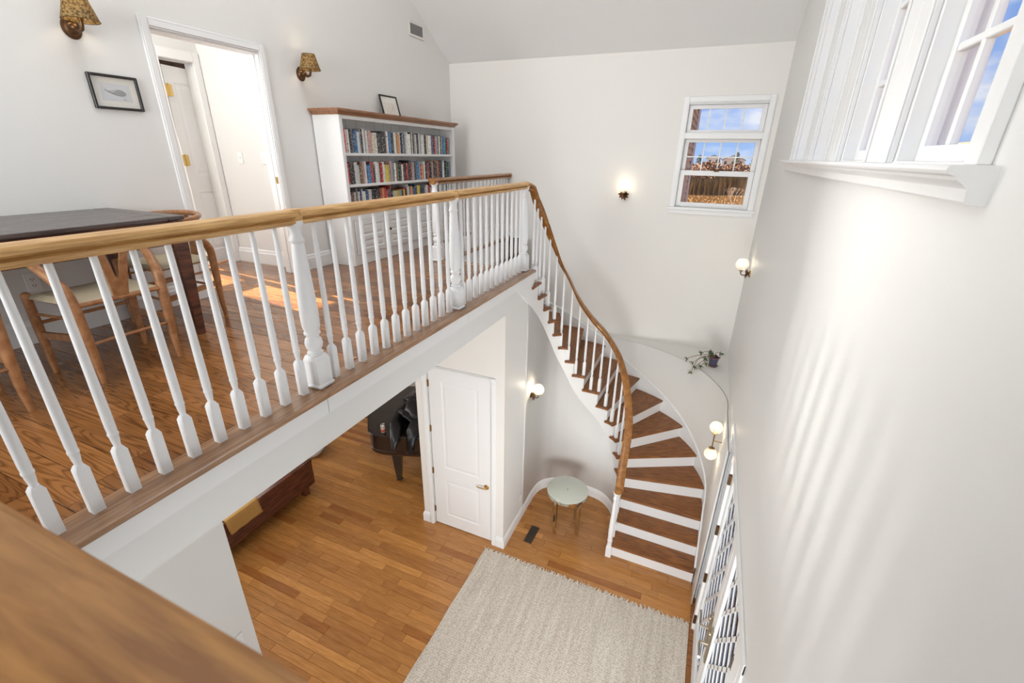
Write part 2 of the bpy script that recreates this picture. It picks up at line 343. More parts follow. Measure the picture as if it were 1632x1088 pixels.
# ------------------------------------------------------------------ floors made of planks
def floor_planks(root_name, x0, x1, y0, y1, z, w, lmin, lmax, mats, skip, n_max=290, sub=True, gap=.0012, lens=None, th=.018):
    root = sroot(root_name, (0, 0, 0))
    cand = []; y = y0; row = 0
    while y < y1 - .01:
        x = x0 - random.uniform(0, lmax)
        while x < x1:
            l = random.choice(lens); a = max(x, x0); c = min(x + l, x1); yb = min(y + w, y1)
            if c - a > .02:
                cx, cy = (a + c) / 2, (y + yb) / 2
                if not skip(cx, cy, a, c):
                    q = proj((cx, cy, z)); vis = q and -60 < q[0] < 1692 and -60 < q[1] < 1148
                    size = 0
                    if vis: size = 1 / ((cx) ** 2 + cy ** 2 + (z - 4.56) ** 2) * (c - a)
                    full = abs((c - a) - l) < 1e-6 and yb - y > w - 1e-6
                    cand.append((size, a, c, y, yb, l if full else None))
            x += l
        y += w; row += 1
    cand.sort(key=lambda t: -t[0]); shared = {}
    rest = B()
    for i, (s, a, c, ya, yb, l) in enumerate(cand):
        if i < n_max and s > 0:
            if l is not None:
                if l not in shared:
                    bb = B(); bb.cbox(gap - l / 2, l / 2 - gap, gap - w / 2, w / 2 - gap, -th, 0, .0012); me = mesh('plank', bb); me.materials.append(mats[0]); shared[l] = me
                o = bpy.data.objects.new('plank', shared[l])
            else:
                bb = B(); bb.cbox(-(c - a) / 2 + gap, (c - a) / 2 - gap, -(yb - ya) / 2 + gap, (yb - ya) / 2 - gap, -th, 0, .0012); me = mesh('plank', bb); me.materials.append(mats[0])
                o = bpy.data.objects.new('plank', me)
            o.location = ((a + c) / 2, (ya + yb) / 2, z); COL.objects.link(o); o.parent = root
        else:
            rest.box(a + gap, c - gap, ya + gap, yb - gap, z - th, z)
    if rest.v: stuff(obj('plank_field', rest, mats[1], root))
    return root
RUG = (-1.91, .495, .2, 3.74)
def skip_low(cx, cy, a, c):
    if cx > RUG[0] + .25 and c < RUG[1] and cy < RUG[3] - .1 and cy > RUG[2] + .1 and a > RUG[0] + .1: return True
    if -2.84 < a and c < -1.72 and 3.95 < cy: return True
    if cy > 5.6: return True
    return False
fl = floor_planks('floor', -7.0, XR, -.4, YF, 0.0, .0865, .3, .9, (M['lowfloor'], M['lowfloor_s']), skip_low, lens=[.36, .45, .58, .72, .9, 1.1])
b = B(); b.box(-7.0, XR + .19, -3, YF, -.06, -.018); obj('subfloor', b, M['joint'], fl)
fu = floor_planks('floor_upper', XL, -1.835, -.2, 4.40, H, .119, .8, 2, (M['upfloor'], M['upfloor_s']), lambda *a: False, lens=[.9, 1.2, 1.5, 1.8])
# strip beyond, in front of the bookcase; hall floor
def more_planks(root, x0, x1, y0, y1, z, w, lens, mat):
    y = y0
    while y < y1 - .01:
        x = x0 - random.uniform(0, .6); yb = min(y + w, y1)
        while x < x1:
            l = random.choice(lens); a = max(x, x0); c = min(x + l, x1); x += l
            if c - a < .02: continue
            bb = B(); bb.cbox(-(c - a) / 2 + .001, (c - a) / 2 - .001, -(yb - y) / 2 + .001, (yb - y) / 2 - .001, -.018, 0, .0012)
            obj('plank', bb, mat, root, ((a + c) / 2, (y + yb) / 2, z))
        y += w
more_planks(fu, XL, -2.90, 4.40, YF, H, .119, [.9, 1.2, 1.5], M['upfloor'])
more_planks(fu, -5.9, XL, 1.6, 4.2, H, .119, [1.2, 1.5], M['upfloor'])
b = B(); b.box(XL, -1.80, -.2, 4.45, H - .06, H - .0185); b.box(XL, -2.86, 4.45, YF, H - .06, H - .0185); b.box(-5.95, XL, 1.5, 4.3, H - .3, H - .0185); b.box(-1.8, XR, -3, .02, H - .06, H - .004)
obj('subfloor', b, M['joint'], fu)
# nosing boards around the opening
def nosing(root, p0, p1, wl):
    bb = B(); bb.sweep([p0, p1], [(-wl, 0), (-.010, 0), (-.003, -.004), (0, -.015), (-.003, -.026), (-.010, -.030), (-wl, -.030)])
    return obj('nosing', bb, M['border'], root)
for a, c in ((.0, 1.52), (1.52, 3.08), (3.08, 4.575)): nosing(fu, (-1.672, a + .001, H + .001), (-1.672, c - .001, H + .001), .162)
nosing(fu, (-1.836, 4.575, H + .001), (-2.79, 4.575, H + .001), .15)
nosing(fu, (-2.79, 4.425, H + .001), (-2.79, YF, H + .001), .11)

# ------------------------------------------------------------------ fascia of the balcony
tf = sroot('trim_1')
for a, c in ((-.2, 1.52), (1.525, 3.06), (3.065, 4.50)):
    b = B(); b.box(-1.735, -1.700, a, c, 3.272, H - .031); obj('fascia_board', b, M['trim'], tf)
b = B(); b.box(-1.735, -1.716, -.2, 4.50, 3.085, 3.272); obj('beam_board', b, M['wallc'], tf)
b = B(); b.prism([(4.12, 3.272), (4.50, 3.272), (4.50, H - .031), (4.57, H - .031), (4.57, 2.97), (4.42, 3.06), (4.26, 3.18)], -1.735, -1.700, axis='x'); obj('fascia_sweep', b, M['trim'], tf)
b = B(); b.box(-1.735, -2.80, 4.502, 4.515, 3.085, H - .031); obj('header_board', b, M['trim'], tf)
b = B(); b.box(-2.86, -2.815, 4.51, YF, 3.0, H - .031); obj('fascia_board', b, M['trim'], tf)
b = B(); b.box(-2.90, -2.86, 4.51, YF - .001, 0, 3.09); struct(obj('wall_stair_left', b, M['wallc']))

# baseboards, door and window casings
BP = [(0, 0), (.018, 0), (.018, .115), (.013, .125), (.010, .145), (.004, .155), (0, .155)]
def baseboard(name, path, z, mirror=False, parent=None):
    bb = B(); pr = BP if not mirror else [(-u, w) for u, w in BP]
    bb.sweep([(x, y, z) for x, y in path], pr, smooth=False)
    o = obj(name, bb, M['trim'], parent)
    return o if parent else struct(o)
baseboard('baseboard_left', [(XL, -1.0), (XL, 2.368)], H)
baseboard('baseboard_left', [(XL, 3.385), (XL, 3.80)], H)
baseboard('baseboard_far', [(XL, YF), (-2.80, YF)], H)
def casing(parent, axis, c, a0, a1, z0, z1, w, th, sill=False, mat='trim', sides=True):
    """moulded casing round an opening, built as boards; axis x: opening in plane x=c, faces +th"""
    def bd(u0, u1, v0, v1):
        bb = B()
        if axis == 'x': bb.cbox(c, c + th, u0, u1, v0, v1, .004); bb.cbox(c + th, c + th * 1.35, u0 + (.012 if u1 - u0 < .3 else 0), u1 - (.012 if u1 - u0 < .3 else 0), v0 + (.012 if v1 - v0 < .3 else 0), v1 - (.012 if v1 - v0 < .3 else 0), .002 * (1 if th > 0 else 1))
        else: bb.cbox(u0, u1, c, c + th, v0, v1, .004); bb.cbox(u0 + (.012 if u1 - u0 < .3 else 0), u1 - (.012 if u1 - u0 < .3 else 0), c + th, c + th * 1.35, v0 + (.012 if v1 - v0 < .3 else 0), v1 - (.012 if v1 - v0 < .3 else 0), .002)
        return bb
    obj('casing', bd(a0 - w, a0, z0, z1 + w), M[mat], parent); obj('casing', bd(a1, a1 + w, z0, z1 + w), M[mat], parent)
    obj('head_casing', bd(a0, a1, z1, z1 + w), M[mat], parent)
t2 = sroot('trim_2')
casing(t2, 'x', XL, 2.425, 3.30, H, 5.345, .066, .014)
for y0, y1 in ((2.412, 2.428), (3.298, 3.315)):
    b = B(); b.box(XL - .125, XL, y0, y1, H, 5.35); obj('jamb', b, M['trim'], t2)
b = B(); b.box(XL - .125, XL, 2.428, 3.298, 5.335, 5.352); obj('jamb', b, M['trim'], t2)
b = B(); b.box(XL - .085, XL - .05, 3.288, 3.299, H, 5.335); obj('door_stop', b, M['trim'], t2)
b = B(); b.box(XL - .045, XL - .015, 3.2965, 3.299, 4.27, 4.33); obj('strike_plate', b, M['brass'], t2)

# hall beyond the doorway
b = B(); b.box(-4.97, XL - .12, 3.46, 3.56, H - .02, 5.75); struct(obj('wall_hall_side', b, M['wallc']))
b = B(); grid_wall(b, 'x', -4.97, -4.85, 1.5, 3.46, H - .02, 5.75, [(2.66, 2.985, 3.60, 4.68), (3.07, 3.39, H - .02, 5.33)]); welded('wall_hall_end', b, M['wallc'])  # narrow hole: unseen opening made up to shape the sun patch
b = B(); b.box(-4.97, XL - .12, 1.4, 1.5, H - .02, 5.75); struct(obj('wall_hall_near', b, M['wallc']))
b = B(); b.box(-6.6, XL - .12, 1.4, 4.5, 5.75, 5.85); struct(obj('ceiling_hall', b, M['ceil']))
b = B(); grid_wall(b, 'x', -6.6, -6.5, 1.4, 4.5, H - .02, 5.75, [(2.6, 3.7, 4.0, 5.7)]); b.box(-6.5, -4.97, 4.3, 4.4, H - .02, 5.75); struct(obj('wall_hall_room', b, M['void']))  # hole added only to let the sun reach the hall slot
b = B(); b.box(-4.985, -4.835, 2.655, 2.986, 3.95, 4.05); struct(obj('window_6', b, M['trim']))  # bar across the made-up slot; splits the sun patch
baseboard('baseboard_hall', [(-4.85, 3.46), (XL - .12, 3.46)], H)
t3 = sroot('door_3')
for y0, y1 in ((2.995, 3.07), (3.39, 3.455)):
    b = B(); b.cbox(-4.85, -4.832, y0, y1, H, 5.42, .003); obj('casing', b, M['trim'], t3)
b = B(); b.cbox(-4.85, -4.83, 3.07, 3.39, 5.335, 5.42, .003); obj('head_casing', b, M['trim'], t3)
b = B(); b.box(-4.97, -4.851, 3.055, 3.072, H, 5.335); obj('jamb', b, M['trim'], t3)
def panel_door(parent, w, h, panels, mat='trim', th=.04, arched=False):
    """leaf in local coords: x 0..w, y 0..th (front at y=0, facing -y), z 0..h"""
    bb = B(); fr = [(p[0], p[1], p[2], p[3]) for p in panels]
    grid_wall(bb, 'y', 0, th, 0, w, 0, h, fr); lf = obj('leaf', bb, M[mat], parent)
    bm = bmesh.new(); bm.from_mesh(lf.data); bmesh.ops.remove_doubles(bm, verts=bm.verts, dist=1e-5); bm.to_mesh(lf.data); bm.free()
    for x0, x1, z0, z1 in fr:
        bb = B(); c1, c2, c3 = .018, .032, .06
        rings = [(0, .0), (.010, .007), (.022, .008), (.05, .002), (.055, .002)]
        vs = []; fs = []
        for i, (ins, dep) in enumerate(rings):
            vs += [(x0 + ins, dep, z0 + ins), (x1 - ins, dep, z0 + ins), (x1 - ins, dep, z1 - ins), (x0 + ins, dep, z1 - ins)]
        for k in range(len(rings) - 1):
            for i in range(4): j = (i + 1) % 4; fs.append((k * 4 + i, k * 4 + j, (k + 1) * 4 + j, (k + 1) * 4 + i))
        fs.append((16, 17, 18, 19)); bb.add(vs, fs)
        bb.box(x0, x1, th * .6, th, z0, z1); obj('panel', bb, M[mat], parent)
    return lf
lp = bpy.data.objects.new('leaf_frame', None); COL.objects.link(lp); lp.parent = t3; lp.location = (-4.90, 3.118, H + .012); lp.rotation_euler = (0, 0, math.radians(90 + 14)); lp.name = 'door_leaf'
# leaf: local x runs along +y (world), front (-y local) faces +x
panel_door(lp, .62, 5.285 - H - .012, [(.10, .52, .90, 1.74), (.10, .52, .14, .74)], 'trim')
for z in (3.62, 4.46, 5.07):
    b = B(); b.cbox(-4.885, -4.838, 3.072, 3.135, z - .05, z + .05, .002); b.tube([(-4.838, 3.100, z - .055), (-4.838, 3.100, z + .055)], .008, 8); obj('hinge', b, M['brass'], t3)

# ------------------------------------------------------------------ closet block with its door (under the balcony)
CF = 3.86; DX0, DX1, DZ = -2.705, -1.885, 2.29
b = B(); grid_wall(b, 'y', CF, CF + .12, -2.865, -1.7165, 0, 3.085, [(DX0 - .012, DX1 + .012, 0, DZ + .012)])
b.box(-2.865, -2.80, CF + .12, 4.5, 0, 3.085); b.box(-2.8, -1.75, CF + .5, CF + .55, 0, 3.085)
welded('wall_closet', b, M['wall'])
t4 = sroot('door_1')
lp = bpy.data.objects.new('door_leaf', None); COL.objects.link(lp); lp.parent = t4; lp.location = (DX0, CF + .03, .012)
panel_door(lp, DX1 - DX0, DZ - .012, [(.17, .65, .93, 2.135), (.17, .65, .18, .735)], 'trim')
casing(t4, 'y', CF, DX0 - .012, DX1 + .012, 0, DZ + .012, .055, -.016)
for z in (.238, .854, 1.48, 2.10):
    b = B(); b.tube([(DX0 - .006, CF + .022, z - .045), (DX0 - .006, CF + .022, z + .045)], .007, 8); b.box(DX0 - .02, DX0 + .008, CF + .025, CF + .028, z - .04, z + .04); obj('hinge', b, M['brassb'], t4)
b = B(); hx, hz = -1.955, .845
b.lathe([(.0, 0), (.032, 0), (.032, .006), (.020, .012), (.010, .016), (.010, .045), (0, .05)], 20, mat=Matrix.Translation((hx, CF + .03, hz)) @ Matrix.Rotation(PI / 2, 4, 'X'))
b.tube([(hx, CF - .012, hz), (hx - .02, CF - .018, hz + .002), (hx - .05, CF - .018, hz + .006), (hx - .085, CF - .016, hz - .004), (hx - .115, CF - .014, hz + .008)], [.010, .009, .008, .007, .006], 8)
obj('lever_handle', b, M['brass'], t4)
b = B(); b.box(DX1 + .001, DX1 + .012, CF + .028, CF + .033, .79, .86); obj('latch_plate', b, M['bronze'], t4)
baseboard('baseboard_closet', [(-1.816, CF), (-1.7165, CF)], 0)
baseboard('baseboard_closet', [(-2.865, CF + .3), (-2.865, CF), (-2.777, CF)], 0)

# ------------------------------------------------------------------ staircase geometry
RS = H / 18
PI_ = [(-.512, 4.28), (-.535, 4.507), (-.545, 4.72), (-.57, 4.88), (-.62, 4.99), (-.67, 5.065), (-.74, 5.13), (-.83, 5.18), (-.967, 5.205), (-1.17, 5.215), (-1.32, 5.21), (-1.42, 5.195), (-1.51, 5.17), (-1.575, 5.12), (-1.625, 5.06), (-1.66, 4.96), (-1.675, 4.79), (-1.675, 4.56), (-1.675, 4.4)]
QO = [(.49, 4.28), (.49, 4.50), (.49, 4.73), (.482, 5.1), (.346, 5.485), (.117, 5.825), (-.203, 6.094), (-.586, 6.285), (-.90, 6.35), (-1.165, 6.41), (-1.54, 6.48), (-1.95, 6.50), (-2.45, 6.47), (-2.78, 6.25), (-2.80, 5.8), (-2.80, 5.38), (-2.80, 4.98), (-2.80, 4.60), (-2.80, 4.4)]
def Pn(t): return spline(PI_, t - 1)
def Qn(t): return spline(QO, t - 1)
def Poff(t, d):
    """inner string line moved by d toward the stair side (away from the nook)"""
    a = Pn(t - .05); c = Pn(t + .05); dx, dy = c[0] - a[0], c[1] - a[1]; l = math.hypot(dx, dy) or 1
    p = Pn(t); return (p[0] + dy / l * d, p[1] - dx / l * d)
def Qoff(t, d):
    a = Qn(t - .05); c = Qn(t + .05); dx, dy = c[0] - a[0], c[1] - a[1]; l = math.hypot(dx, dy) or 1
    p = Qn(t); return (p[0] + dy / l * d, p[1] - dx / l * d)
stair = thing('staircase', 'curved staircase with brown wooden treads, white risers and an oak handrail', 'staircase')
FT = lambda v0, v1, n: [v0 + (v1 - v0) * i / n for i in range(n + 1)]
def dirn(a, c): l = math.hypot(c[0] - a[0], c[1] - a[1]) or 1; return ((c[0] - a[0]) / l, (c[1] - a[1]) / l)
OVER = .035
for k in range(1, 18):
    z1 = k * RS; z0 = z1 - .028
    a, c = Pn(k), Qn(k); a2, c2 = Pn(k + 1), Qn(k + 1)
    # back edge: a bit behind the next nose
    d2 = dirn(a2, c2); nrm = (-d2[1], d2[0])
    mid = ((a[0] + c[0]) / 2, (a[1] + c[1]) / 2); mid2 = ((a2[0] + c2[0]) / 2, (a2[1] + c2[1]) / 2)
    if (mid2[0] - mid[0]) * nrm[0] + (mid2[1] - mid[1]) * nrm[1] < 0: nrm = (-nrm[0], -nrm[1])
    inner = [Pn(t) for t in FT(k, k + 1, 4)]; outer = [Qn(t) for t in FT(k, k + 1, 5)]
    inner = inner + [(a2[0] + nrm[0] * .03, a2[1] + nrm[1] * .03)]; outer = outer + [(c2[0] + nrm[0] * .03, c2[1] + nrm[1] * .03)]
    poly = inner + outer[::-1]
    ctr = (sum(p[0] for p in poly) / len(poly), sum(p[1] for p in poly) / len(poly)); ang = math.atan2(c[1] - a[1], c[0] - a[0])
    ca, sa = math.cos(-ang), math.sin(-ang)
    lp_ = [((x - ctr[0]) * ca - (y - ctr[1]) * sa, (x - ctr[0]) * sa + (y - ctr[1]) * ca) for x, y in poly]
    if sum(lp_[i][0] * lp_[(i + 1) % len(lp_)][1] - lp_[(i + 1) % len(lp_)][0] * lp_[i][1] for i in range(len(lp_))) < 0: lp_ = lp_[::-1]
    bb = B(); n = len(lp_); cx0 = sum(p[0] for p in lp_) / n; cy0 = sum(p[1] for p in lp_) / n
    def ins(p, e): d = math.hypot(p[0] - cx0, p[1] - cy0); return (p[0] - (p[0] - cx0) / d * e, p[1] - (p[1] - cy0) / d * e)
    vs = [(*ins(p, .007), z0) for p in lp_] + [(*p, z0 + .008) for p in lp_] + [(*p, z1 - .008) for p in lp_] + [(*ins(p, .007), z1) for p in lp_]
    fs = [list(range(n - 1, -1, -1)), list(range(3 * n, 4 * n))]
    for r_ in range(3):
        for i in range(n): j = (i + 1) % n; fs.append((r_ * n + i, r_ * n + j, r_ * n + n + j, r_ * n + n + i))
    bb.add(vs, fs); o = obj('tread', bb, M['tread'], stair, (ctr[0], ctr[1], 0)); o.rotation_euler = (0, 0, ang)
for k in range(1, 19):
    a, c = Poff(k, OVER), Qn(k); d = dirn(a, c); nrm = (-d[1], d[0]); p2 = Pn(min(k + 1, 19)); p1 = Pn(k)
    m2 = ((Pn(min(k + .9, 19))[0] + Qn(min(k + .9, 19))[0]) / 2 - (p1[0] + c[0]) / 2, (Pn(min(k + .9, 19))[1] + Qn(min(k + .9, 19))[1]) / 2 - (p1[1] + c[1]) / 2)
    if m2[0] * nrm[0] + m2[1] * nrm[1] < 0: nrm = (-nrm[0], -nrm[1])
    s_ = .028; bb = B()
    q = [(a[0] + nrm[0] * s_, a[1] + nrm[1] * s_), (c[0] + nrm[0] * s_, c[1] + nrm[1] * s_), (c[0] + nrm[0] * (s_ + .018), c[1] + nrm[1] * (s_ + .018)), (a[0] + nrm[0] * (s_ + .018), a[1] + nrm[1] * (s_ + .018))]
    bb.prism(q, (k - 1) * RS + (.0005 if k > 1 else .001), k * RS - .029); obj('riser', bb, M['trim'], stair)
# inner string: stepped on top, smooth below
SD = .40
bb = B()
def strip(bb, t0, t1, ztop, zb, d0, d1, n=5):
    ts = FT(t0, t1, n); vs = []
    for t in ts:
        a = Poff(t, d0); c = Poff(t, d1); z_b = max(.002, zb(t)); zt = ztop(t)
        vs += [(*a, z_b), (*a, zt), (*c, zt), (*c, z_b)]
    fs = []
    for i in range(n):
        o = i * 4; p = o + 4
        fs += [(o, p, p + 1, o + 1), (o + 1, p + 1, p + 2, o + 2), (o + 2, p + 2, p + 3, o + 3), (o + 3, p + 3, p, o)]
    fs += [(0, 1, 2, 3), (n * 4 + 3, n * 4 + 2, n * 4 + 1, n * 4)]
    bb.add(vs, fs, 0, False)
for k in range(1, 18):
    t0 = k + (.12 if k > 1 else .1); t1 = min(k + 1.12, 18.4)
    strip(bb, t0, t1, lambda t, k=k: k * RS - .029, lambda t: t * RS - SD - .02, OVER, OVER + .03)
obj('inner_string', bb, M['trim'], stair)
# outer skirt board with cap bead
bb = B(); ts = FT(1.0, 18.0, 90); vs = []; fs = []
for t in ts:
    a = Qoff(t, -.004); c = Qoff(t, .012); vs += [(*a, max(0, t * RS - .26)), (*a, t * RS + .07), (*c, t * RS + .07), (*c, max(0, t * RS - .26))]
for i in range(90): o = i * 4; p = o + 4; fs += [(o, p, p + 1, o + 1), (o + 1, p + 1, p + 2, o + 2), (o + 2, p + 2, p + 3, o + 3), (o + 3, p + 3, p, o)]
bb.add(vs, fs, 0, True); obj('skirt_board', bb, M['trim'], stair)
bb = B(); bb.tube([(*Qoff(t, -.002), t * RS + .073) for t in ts], .011, 8); obj('skirt_bead', bb, M['trim'], stair)

# curved outer wall with its ledge, and the curved nook wall
ZL = 2.045
bb = B(); ts = FT(.2, 18.6, 110); vs = []; fs = []
pts = []
for t in ts:
    if t < 1: p = (QO[0][0] + .014, QO[0][1] - (1 - t) * .35)
    else: p = Qoff(min(t, 17.99), .014)
    zt = max(ZL, t * RS + .085) if t < 16.6 else 17.2 * RS
    zt = min(zt, H - .06); pts.append((p, zt))
for p, zt in pts:
    if p[0] > .05: q = (XR + .01, max(p[1], 4.2))
    vs += [(p[0], p[1], 0), (p[0], p[1], zt)]
for i in range(len(pts) - 1): fs.append((i * 2, i * 2 + 2, i * 2 + 3, i * 2 + 1))
bb.add(vs, fs, 0, True)
# ledge: joins the curved top to the square corner behind it
def corner_target(p):
    x, y = p
    if x > -1.15: 
        return None
    return (max(-2.86, min(x, -1.15)), YF) if x > -2.6 else (-2.86, min(y + .0, YF))
vs = []; fs = []
for p, zt in pts:
    x, y = p
    if x > -1.15: q = (XR, min(y, YF)) if False else None
    vs.append((x, y, zt))
n1 = len(vs)
for p, zt in pts:
    x, y = p
    # project radially from a centre until hitting the square outline
    cx_, cy_ = -1.15, 4.6; dx, dy = x - cx_, y - cy_; best = 1e9
    if dx > 1e-6: best = min(best, (XR + .02 - cx_) / dx)
    if dx < -1e-6: best = min(best, (-2.87 - cx_) / dx)
    if dy > 1e-6: best = min(best, (YF + .02 - cy_) / dy)
    best = max(1.0, best); vs.append((cx_ + dx * best, cy_ + dy * best, zt))
for i in range(len(pts) - 1): fs.append((i, i + 1, n1 + i + 1, n1 + i))
b2 = B(); b2.add(vs, fs, 0, True)
# a thin thickness for the wall skin
o = struct(obj('wall_curved', bb, M['wall'])); o2 = struct(obj('wall_ledge', b2, M['wall']))
for q in (o,):
    md = q.modifiers.new('thick', 'SOLIDIFY'); md.thickness = .012; md.offset = 0
bb = B(); ts = FT(1.6, 18.5, 100); vs = []; fs = []
for t in ts: p = Poff(min(t, 18.5), OVER + .0065); vs += [(*p, 0), (*p, min(3.085, t * RS - SD + .02))]
for i in range(100): fs.append((i * 2, i * 2 + 2, i * 2 + 3, i * 2 + 1))
bb.add(vs, fs, 0, True); o = struct(obj('wall_nook', bb, M['wallc']))
md = o.modifiers.new('thick', 'SOLIDIFY'); md.thickness = .012; md.offset = 0
b = B(); b.box(-1.75, -1.7165, CF + .1205, 4.47, 0, 3.084); struct(obj('wall_nook_side', b, M['wallc']))
npth = [(-1.7165, CF - .02), (-1.7165, 4.55)] + [Poff(t, OVER + .004) for t in FT(17.4, 3.0, 60)]
baseboard('baseboard_nook', npth, 0)

# ------------------------------------------------------------------ turned newels, balusters, rails
def baluster_bm(h, blk=.175):
    bb = B(); w = .018
    bb.add([(-w, -w, 0), (w, -w, 0), (w, w, 0), (-w, w, 0), (-w, -w, blk), (w, -w, blk), (w, w, blk), (-w, w, blk)] +
           [(-.011, -.011, blk + .016), (.011, -.011, blk + .016), (.011, .011, blk + .016), (-.011, .011, blk + .016)],
           [(3, 2, 1, 0), (0, 1, 5, 4), (1, 2, 6, 5), (2, 3, 7, 6), (3, 0, 4, 7), (4, 5, 9, 8), (5, 6, 10, 9), (6, 7, 11, 10), (7, 4, 8, 11), (8, 9, 10, 11)])
    z = blk + .010
    pr = [(.010, z), (.0125, z + .006), (.0105, z + .012), (.0135, z + .035), (.0145, z + .05), (.0165, z + .054), (.0165, z + .060), (.0145, z + .064), (.0158, z + .08), (.0155, z + .16), (.0105, h)]
    bb.lathe(pr, 12); return bb
def newel_bm(h, s=1.0, foot=True):
    bb = B(); w = .046 * s
    if foot:
        bb.cbox(-w - .008, w + .008, -w - .008, w + .008, 0, .022, .006)
    bb.box(-w, w, -w, w, 0, .155)
    bb.add([(-w, -w, .155), (w, -w, .155), (w, w, .155), (-w, w, .155), (-w * .8, -w * .8, .18), (w * .8, -w * .8, .18), (w * .8, w * .8, .18), (-w * .8, w * .8, .18)],
           [(0, 1, 5, 4), (1, 2, 6, 5), (2, 3, 7, 6), (3, 0, 4, 7), (4, 5, 6, 7)])
    pr = [(.030, .17), (.040, .185), (.040, .195), (.030, .205), (.040, .222), (.045, .245), (.040, .268), (.031, .28), (.033, .29), (.041, .297), (.041, .305), (.036, .312), (.044, .34), (.0455, .40), (.042, .52), (.034, .68), (.029, h - .105), (.034, h - .10), (.036, h - .092), (.031, h - .083), (.027, h - .06), (.030, h - .035), (.040, h - .02), (.042, h)]
    bb.lathe([(r * s, z) for r, z in pr], 24); return bb
RPROF = [(u * 1.22, w * 1.25) for u, w in [(-.020, -.052), (-.030, -.044), (-.030, -.036), (-.019, -.031), (-.036, -.021), (-.038, -.012), (-.032, -.003), (-.018, .001), (0, .003), (.018, .001), (.032, -.003), (.038, -.012), (.036, -.021), (.019, -.031), (.030, -.036), (.030, -.044), (.020, -.052)]]
RT = H + .91          # top of level handrail
BX = -1.785
bal_me = mesh('baluster', baluster_bm(RT - .050 - H)); bal_me.materials.append(M['trimb'])
new_me = mesh('newel', newel_bm(RT - .048 - H)); new_me.materials.append(M['trimb'])
for me in (bal_me, new_me):
    try: me.set_sharp_from_angle(angle=math.radians(38))
    except Exception: pass
def put(me, name, parent, loc, rz=0):
    o = bpy.data.objects.new(name, me); COL.objects.link(o); o.parent = parent; o.location = loc; o.rotation_euler = (0, 0, rz); return o
bl = thing('balcony_balustrade', 'long white turned balustrade with pale oak handrail along the balcony edge', 'balustrade', (0, 0, 0))
NY = [.10, 1.57, 3.03, 4.475]
for y in NY: put(new_me, 'newel', bl, (BX, y, H + .001))
for i in range(3):
    n = 12
    for j in range(1, n + 1): put(bal_me, 'baluster', bl, (BX, NY[i] + (NY[i + 1] - NY[i]) * j / (n + 1), H + .001))
for a, c in ((.09, 1.567), (1.573, 3.027), (3.033, 4.44)):
    bb = B(); bb.sweep([(BX, a, RT), (BX, c, RT)], RPROF, smooth=True); obj('handrail', bb, M['oakrailY'], bl)
for y in NY[1:3]:
    bb = B(); bb.lathe([(.036, -.054), (.042, -.048), (.043, -.02), (.036, .003), (0, .006)], 20, (BX, y, RT)); obj('rail_cap', bb, M['oakrailY'], bl)
bb = B(); bb.lathe([(.036, -.054), (.046, -.046), (.047, -.012), (.040, .002), (0, .006)], 20, (BX, 4.475, RT)); obj('rail_cap', bb, M['oakrailY'], bl)
# rail in front of the camera
nr = thing('foreground_railing', 'out-of-focus golden oak handrail crossing the near lower left corner', 'railing')
bb = B(); bb.sweep([(-1.82, .046, RT - .0), (XR - .001, .046, RT - .0)], [(u * 1.15, w) for u, w in RPROF], smooth=True); obj('handrail', bb, M['nearrail'], nr)
for i in range(19):
    x = -1.66 + i * .115
    if x < XR - .05: put(bal_me, 'baluster', nr, (x, .046, H - .003))
# rear balustrade by the bookcase
rb = thing('landing_balustrade', 'short white balustrade with darker oak handrail in front of the bookcase', 'balustrade')
put(new_me, 'newel', rb, (-2.87, 4.475, H + .001))
for j in range(1, 19): put(bal_me, 'baluster', rb, (-2.87, 4.475 + j * .109, H + .001))
bb = B(); bb.sweep([(-2.87, 4.43, RT), (-2.87, YF - .002, RT)], RPROF, smooth=True); obj('handrail', bb, M['stairrail'], rb)
bb = B(); bb.lathe([(.036, -.054), (.044, -.046), (.045, -.012), (.038, .002), (0, .005)], 20, (-2.87, 4.475, RT)); obj('rail_cap', bb, M['stairrail'], rb)
# stair balusters, bottom newel and the swooping handrail
HR = .84
ts = FT(1.0, 18.0, 400); acc = [0]; prev = Poff(ts[0], .06)
for t in ts[1:]: q = Poff(t, .06); acc.append(acc[-1] + math.hypot(q[0] - prev[0], q[1] - prev[1])); prev = q
def t_at(s):
    for i in range(1, len(acc)):
        if acc[i] >= s: return ts[i - 1] + (ts[i] - ts[i - 1]) * (s - acc[i - 1]) / max(1e-9, acc[i] - acc[i - 1])
    return 18.0
nb = 23; rail_z = lambda t: t * RS + HR
sb_cache = {}
for i in range(1, nb):
    s_ = acc[-1] * (i + .35) / nb; t = t_at(s_)
    if t > 17.9 or t < 1.5: continue
    k = int(t); p = Poff(t, .06); h = rail_z(t) - k * RS - .045; key = round(h, 2)
    if key not in sb_cache:
        me = mesh('baluster', baluster_bm(key)); me.materials.append(M['trimb'])
        try: me.set_sharp_from_angle(angle=math.radians(38))
        except Exception: pass
        sb_cache[key] = me
    a = Pn(t - .1); c = Pn(t + .1)
    put(sb_cache[key], 'baluster', stair, (p[0], p[1], k * RS + .001), math.atan2(c[1] - a[1], c[0] - a[0]))
path = [(BX, 4.475, RT - .004), (BX + .012, 4.54, RT - .012)]
for t in FT(17.55, 1.05, 90):
    p = Poff(t, .06); z = rail_z(t)
    if t > 16.6: z = z * (1 - ((t - 16.6) / .95) * .0)
    path.append((p[0], p[1], z))
path += []
path[2:3] = [(-1.755, 4.60, RT - .035), path[2]]
bb = B(); bb.sweep(path, [(u * 1.04, w * 1.05) for u, w in RPROF], smooth=True); obj('handrail', bb, M['stairrail'], stair)
